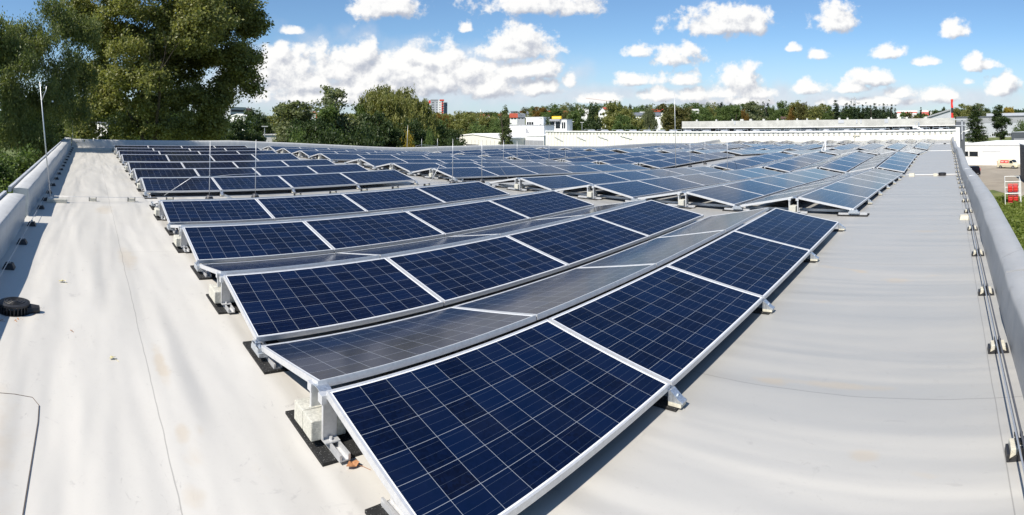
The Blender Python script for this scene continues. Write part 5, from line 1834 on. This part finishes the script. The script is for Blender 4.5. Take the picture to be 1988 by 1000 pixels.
for i, (px, yt, w, rho, lm) in enumerate([(190, 225, 90, 78, 'dark'), (250, 215, 90, 82, 'dark'), (300, 222, 80, 76, 'green'), (350, 218, 80, 84, 'dark'), (400, 224, 80, 78, 'dark'), (230, 180, 80, 88, 'dark'), (330, 170, 90, 90, 'dark'), (140, 200, 90, 84, 'dark')]):
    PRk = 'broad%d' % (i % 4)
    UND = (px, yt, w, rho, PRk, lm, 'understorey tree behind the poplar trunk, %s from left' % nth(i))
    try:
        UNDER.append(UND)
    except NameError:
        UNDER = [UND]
T = UNDER + [  # px, top row, width px, distance, prototype, leaves, label
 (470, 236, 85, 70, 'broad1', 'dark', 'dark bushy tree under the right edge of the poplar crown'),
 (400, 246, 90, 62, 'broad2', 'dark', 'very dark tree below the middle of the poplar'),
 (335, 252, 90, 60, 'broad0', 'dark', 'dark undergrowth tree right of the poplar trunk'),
 (500, 219, 60, 96, 'broad3', 'dark', 'dark tree in front of the brown-roofed house'),
 (545, 209, 70, 110, 'broad1', 'olive', 'olive tree behind the double-headed lamp'),
 (578, 203, 90, 92, 'tall0', 'greygreen', 'rounded grey-green tree left of the tall pointed one'),
 (600, 236, 80, 76, 'broad0', 'dark', 'dark low tree below the rounded grey-green tree'),
 (655, 177, 84, 88, 'tall1', 'greygreen', 'tallest grey-green tree in the left middle, with a pointed top'),
 (640, 214, 62, 84, 'tall2', 'green', 'green side crown leaning left of the tall pointed tree'),
 (706, 204, 46, 96, 'tall0', 'green', 'dark green tree squeezed between pointed tree and willow'),
 (766, 178, 146, 98, 'willow', 'olive', 'broad yellowish willow with a domed crown left of the tower block'),
 (742, 226, 70, 84, 'broad3', 'dark', 'dark tree below the left part of the willow'),
 (830, 199, 22, 104, 'tall1', 'olive', 'small ochre tree just left of the tower block'),
 (808, 240, 64, 84, 'broad1', 'dark', 'dark tree below the right part of the willow'),
 (848, 231, 50, 110, 'broad2', 'green', 'green tree at the foot of the tower block'),
 (858, 226, 30, 118, 'broad0', 'orange', 'orange-brown tree top in front of the tower block'),
 (888, 222, 44, 170, 'broad1', 'olive', 'yellow-green tree right of the tower block'),
 (912, 226, 50, 150, 'broad3', 'olive', 'olive tree above the pale warehouse'),
 (948, 229, 50, 145, 'broad0', 'olive', 'broad olive tree behind the warehouse roof'),
 (875, 250, 50, 100, 'broad2', 'dark', 'dark tree left of the pale warehouse'),
 (925, 245, 55, 130, 'bush1', 'green', 'low green bushes above the warehouse ridge'),
 (965, 236, 40, 130, 'broad1', 'green', 'green tree touching the left side of the spruce'),
 (795, 268, 24, 62, 'bush', 'yellow', 'bright yellow-green bush behind the far parapet'),
 (832, 262, 26, 66, 'bush1', 'green', 'green bush right of the yellow bush'),
 (565, 262, 60, 66, 'bush', 'green', 'green bushes beside the white garage wall'),
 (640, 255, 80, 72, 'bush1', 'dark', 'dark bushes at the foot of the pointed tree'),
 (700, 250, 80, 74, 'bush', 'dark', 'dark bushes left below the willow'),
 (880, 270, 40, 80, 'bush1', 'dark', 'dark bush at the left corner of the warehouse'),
 (1051, 231, 9, 128, 'column', 'dark', 'left of the two slim ivy columns beside the pavilion'),
 (1063, 226, 14, 128, 'column', 'spruce', 'right, wider of the two ivy columns beside the pavilion'),
 (1120, 216, 46, 180, 'broad2', 'green', 'green tree right of the pavilion'),
 (1105, 222, 36, 200, 'broad0', 'rust', 'reddish-brown tree behind the pavilion'),
 (1150, 207, 32, 160, 'tall2', 'dark', 'dark pointed conifer-like tree right of the pavilion'),
 (1200, 203, 64, 170, 'broad1', 'olive', 'big round olive-yellow tree left of the tallest rod'),
 (1212, 228, 50, 140, 'broad3', 'green', 'green lower tree under the olive-yellow one'),
 (1258, 214, 32, 150, 'willow', 'greygreen', 'small hanging willow between the houses'),
 (1236, 234, 36, 140, 'broad0', 'olive', 'low olive tree left of the small willow'),
 (1312, 207, 64, 150, 'broad2', 'rust', 'big rust-green tree right of the tallest rod'),
 (1340, 218, 50, 200, 'broad0', 'green', 'green tree behind the left end of the fascia building'),
 (1365, 212, 42, 220, 'broad3', 'green', 'second green tree behind the left end of the fascia building'),
 (1070, 214, 40, 330, 'broad1', 'green', 'green tree behind the left bright red roof'),
 (1036, 208, 16, 380, 'cone0', 'conifer', 'dark pointed conifer left of the orange tree'),
 (1050, 209, 26, 360, 'broad2', 'orange', 'glowing orange tree between the houses'),
 (1020, 209, 20, 480, 'far1', 'rust', 'brown tree on the far slope above the houses'),
 (1082, 216, 24, 330, 'broad3', 'dark', 'dark tree between the two bright red roofs'),
 (1108, 218, 30, 320, 'broad0', 'rust', 'brown tree right of the right bright red roof')]
for (px, yt, w, rho, key, lm, lab) in T:
    tree(px, yt, w, rho, key, lm, lab, {'column': 'ivy_column', 'willow': 'willow_tree', 'bush': 'bush', 'bush1': 'bush', 'cone0': 'conifer_tree'}.get(key, 'deciduous_tree'), 'bush' if key.startswith('bush') else 'tree')
tree(981, 204, 40, 92, 'spruce', 'spruce', 'tall spruce standing in front of the white low hall', 'spruce_tree')
tree(1893, 203, 46, 235, 'spruce', 'dark', 'left of the two dark trees in front of the grey industrial hall', 'deciduous_tree')
tree(1943, 207, 34, 235, 'tall1', 'dark', 'right, brownish one of the two dark trees before the grey hall', 'deciduous_tree')
for (px, yt, w, rho, key, lm, lab) in [(1862, 212, 26, 360, 'broad1', 'olive', 'olive tree above the hall roof, left of the dark tree'), (1880, 204, 36, 370, 'broad2', 'olive', 'tall olive tree rising behind the left dark tree'),
      (1905, 203, 30, 370, 'tall1', 'greygreen', 'pale green tree rising right behind the left dark tree'), (1917, 212, 20, 380, 'broad3', 'dark', 'small dark tree above the hall roof'),
      (1958, 210, 28, 360, 'broad0', 'yellow', 'golden yellow tree behind the right dark tree'), (1954, 207, 8, 380, 'cone0', 'conifer', 'small conifer between the dark tree and the yellow tree'),
      (1982, 236, 34, 215, 'bush', 'green', 'green shrub at the right edge before the grey hall'), (1850, 214, 14, 360, 'tall2', 'dark', 'slim tree right beside the red banner'),
      (1788, 208, 10, 300, 'cone1', 'conifer', 'lone dark conifer before the striped hall'), (1802, 220, 14, 260, 'cone0', 'conifer', 'small dark conifer right of the lone one'),
      (1770, 221, 34, 250, 'broad1', 'rust', 'brownish bushes above the fascia building, right part'), (1838, 218, 22, 260, 'broad2', 'dark', 'dark tree under the rising grey roof'), (1832, 210, 12, 330, 'broad2', 'dark', 'small tree beside the grey pitched roof ridge')]:
    tree(px, yt, w, rho, key, lm, lab, 'conifer_tree' if key.startswith('cone') else ('bush' if key == 'bush' else 'deciduous_tree'), 'tree')
# tree line above the fascia building
TL = [(1384, 212, 34, 'broad1', 'olive'), (1405, 208, 34, 'broad0', 'green'), (1432, 206, 40, 'broad2', 'green'), (1457, 200, 30, 'tall0', 'greygreen'), (1446, 216, 14, 'broad3', 'orange'),
      (1476, 206, 34, 'tall1', 'greygreen'), (1491, 194, 18, 'cone0', 'conifer'), (1481, 197, 10, 'cone1', 'conifer'), (1465, 206, 10, 'cone1', 'conifer'), (1503, 210, 22, 'broad3', 'green'),
      (1521, 201, 40, 'broad1', 'green'), (1547, 201, 36, 'tall2', 'olive'), (1556, 203, 30, 'broad0', 'rust'), (1583, 205, 40, 'broad2', 'olive'), (1566, 222, 36, 'bush1', 'olive'), (1603, 209, 34, 'broad3', 'olive'),
      (1594, 213, 30, 'broad1', 'green'), (1622, 194, 20, 'cone1', 'conifer'), (1612, 208, 14, 'tall1', 'green'), (1533, 215, 16, 'bush', 'orange'), (1420, 216, 22, 'cone0', 'dark'), (1393, 222, 20, 'broad3', 'rust'),
      (1636, 206, 18, 'cone0', 'conifer'), (1643, 200, 18, 'cone1', 'conifer'), (1650, 197, 18, 'cone0', 'conifer'), (1658, 201, 16, 'cone1', 'conifer'), (1667, 200, 16, 'cone0', 'conifer'), (1675, 203, 14, 'cone1', 'conifer'),
      (1683, 199, 16, 'cone0', 'conifer'), (1690, 204, 14, 'cone1', 'conifer'), (1698, 200, 16, 'cone1', 'conifer'), (1708, 203, 12, 'cone0', 'conifer'), (1716, 201, 15, 'cone1', 'conifer'), (1724, 203, 12, 'cone0', 'conifer'),
      (1731, 202, 12, 'cone1', 'conifer'), (1738, 204, 11, 'cone0', 'conifer'), (1702, 222, 20, 'bush', 'olive'), (1660, 212, 60, 'broad1', 'dark'), (1700, 213, 60, 'broad2', 'dark')]
order = sorted(range(len(TL)), key=lambda i: TL[i][0])
rank = {i: k for k, i in enumerate(order)}
rnd = random.Random(4)
for i, (px, yt, w, key, lm) in enumerate(TL):
    kind = 'dark conifer' if key.startswith('cone') else ('low bush' if key.startswith('bush') else {'olive': 'olive tree', 'green': 'green tree', 'greygreen': 'grey-green tree', 'rust': 'brownish tree', 'orange': 'orange tree', 'dark': 'dark tree'}[lm])
    tree(px, yt, w, 225 + rnd.random() * 50, key, lm, '%s, %s from left, tree line above fascia building' % (kind, nth(rank[i])),
         'conifer_tree' if key.startswith('cone') else ('bush' if key.startswith('bush') else 'deciduous_tree'), 'tree', 'trees in the tree line above the fascia building')
# crest of the wooded hill between the houses and the fascia building
rnd = random.Random(9)
px = 1030
i = 0
hc = []
while px < 1440:
    base = 206 + 4 * math.sin(px * .021) - 5 * sm(1150, 1250, px) + 6 * sm(1330, 1420, px)
    hc.append((px, base + rnd.uniform(-3, 3), rnd.uniform(15, 26)))
    px += rnd.uniform(7, 11)
for i, (px, yt, w) in enumerate(hc):
    lm = rnd.choice(['green', 'green', 'dark', 'green', 'olive', 'rust' if px < 1080 else 'green'])
    key = rnd.choice(['far0', 'far1', 'far2', 'far0', 'cone1' if px > 1200 else 'far1'])
    tree(px, yt - (3 if key == 'cone1' else 0), w * (.6 if key == 'cone1' else 1), rnd.uniform(430, 520), key, 'conifer' if key == 'cone1' else lm,
         'hill-crest tree, %s from left on the skyline behind the houses' % nth(i), 'deciduous_tree' if key != 'cone1' else 'conifer_tree', 'tree', 'trees on the hill crest behind the houses')
px = 900
i = 0
while px < 1440:
    y0 = 219 if px < 1030 else 214
    tree(px, y0 + rnd.uniform(-2, 6), rnd.uniform(14, 26), rnd.uniform(340, 420), rnd.choice(['far0', 'far1', 'far2']), rnd.choice(['green', 'olive', 'dark', 'olive', 'rust' if px < 1100 else 'green']),
         'mid-slope tree, %s from left among the hillside houses' % nth(i), 'deciduous_tree', 'tree', 'trees between the hillside houses')
    px += rnd.uniform(9, 15)
    i += 1
# far woodland masses nobody could count
def wood(name, pxa, pxb, rho0, rho1, ya, n, seed, lm, label, hpx=8, wpx_=12):
    rg = np.random.default_rng(seed)
    bl = []
    for i in range(n):
        px = rg.uniform(pxa, pxb); rho = rg.uniform(rho0, rho1)
        q = P(px, ya(px) + rg.uniform(0, 3), rho)
        h = hpx * rho / FPX * rg.uniform(.7, 1.1)
        bl.append((q.x, q.y, q.z - h * .6, wpx_ * rho / FPX * .55, wpx_ * rho / FPX * .55, h * .65))
    v, k = leaves(bl, n * 130, rho0 * .0048, seed, clump=14, spread=rho0 * .0022, shell=.6)
    o = bpy.data.objects.new(name, leaf_mesh(name, v, k, LM[lm]))
    COL.objects.link(o)
    struct(o, 'stuff')
    o['label'] = label
    return o
wood('woodland', 540, 930, 560, 760, lambda px: 221 + 1.5 * math.sin(px * .03), 90, 1, 'olive', 'far woodland left of the town')
wood('woodland', 1380, 1800, 420, 560, lambda px: 218 + 2 * math.sin(px * .05), 70, 2, 'green', 'woodland behind the fascia building tree line')
wood('woodland', 1800, 2000, 480, 640, lambda px: 215 + 1.5 * math.sin(px * .05), 50, 3, 'dark', 'woodland beyond the grey industrial hall')
wood('woodland', 900, 1060, 480, 620, lambda px: 219, 40, 4, 'rust', 'autumn woodland around the town', 7, 10)
# grass and weeds on the strip below the right parapet
rg = np.random.default_rng(12)
n = 26000
xx = rg.uniform(14, 72, n); yy_ = -rg.uniform(0.9, 14, n) * (xx / 45)
keep = (yy_ > -14)
xx, yy_ = xx[keep], yy_[keep]
n = len(xx)
base = np.stack([xx, yy_, np.full(n, GZ)], 1)
hgt = rg.uniform(.06, .2, n) * (1 + 1.2 * (np.sin(xx * .7) * np.sin(yy_ * 1.3) > .55))
ang = rg.uniform(0, 2 * PI, n)
wv = np.stack([np.cos(ang), np.sin(ang), np.zeros(n)], 1) * (.10 + .12 * rg.random(n))[:, None]
lean = np.stack([rg.normal(size=n) * .12, rg.normal(size=n) * .12, hgt], 1)
v = np.empty((n, 4, 3))
v[:, 0] = base - wv; v[:, 1] = base + wv; v[:, 2] = base + lean + wv * .4; v[:, 3] = base + lean - wv * .4
o = bpy.data.objects.new('grass', leaf_mesh('grass', v.reshape(-1, 3), n, LM['grass']))
COL.objects.link(o)
struct(o, 'stuff')
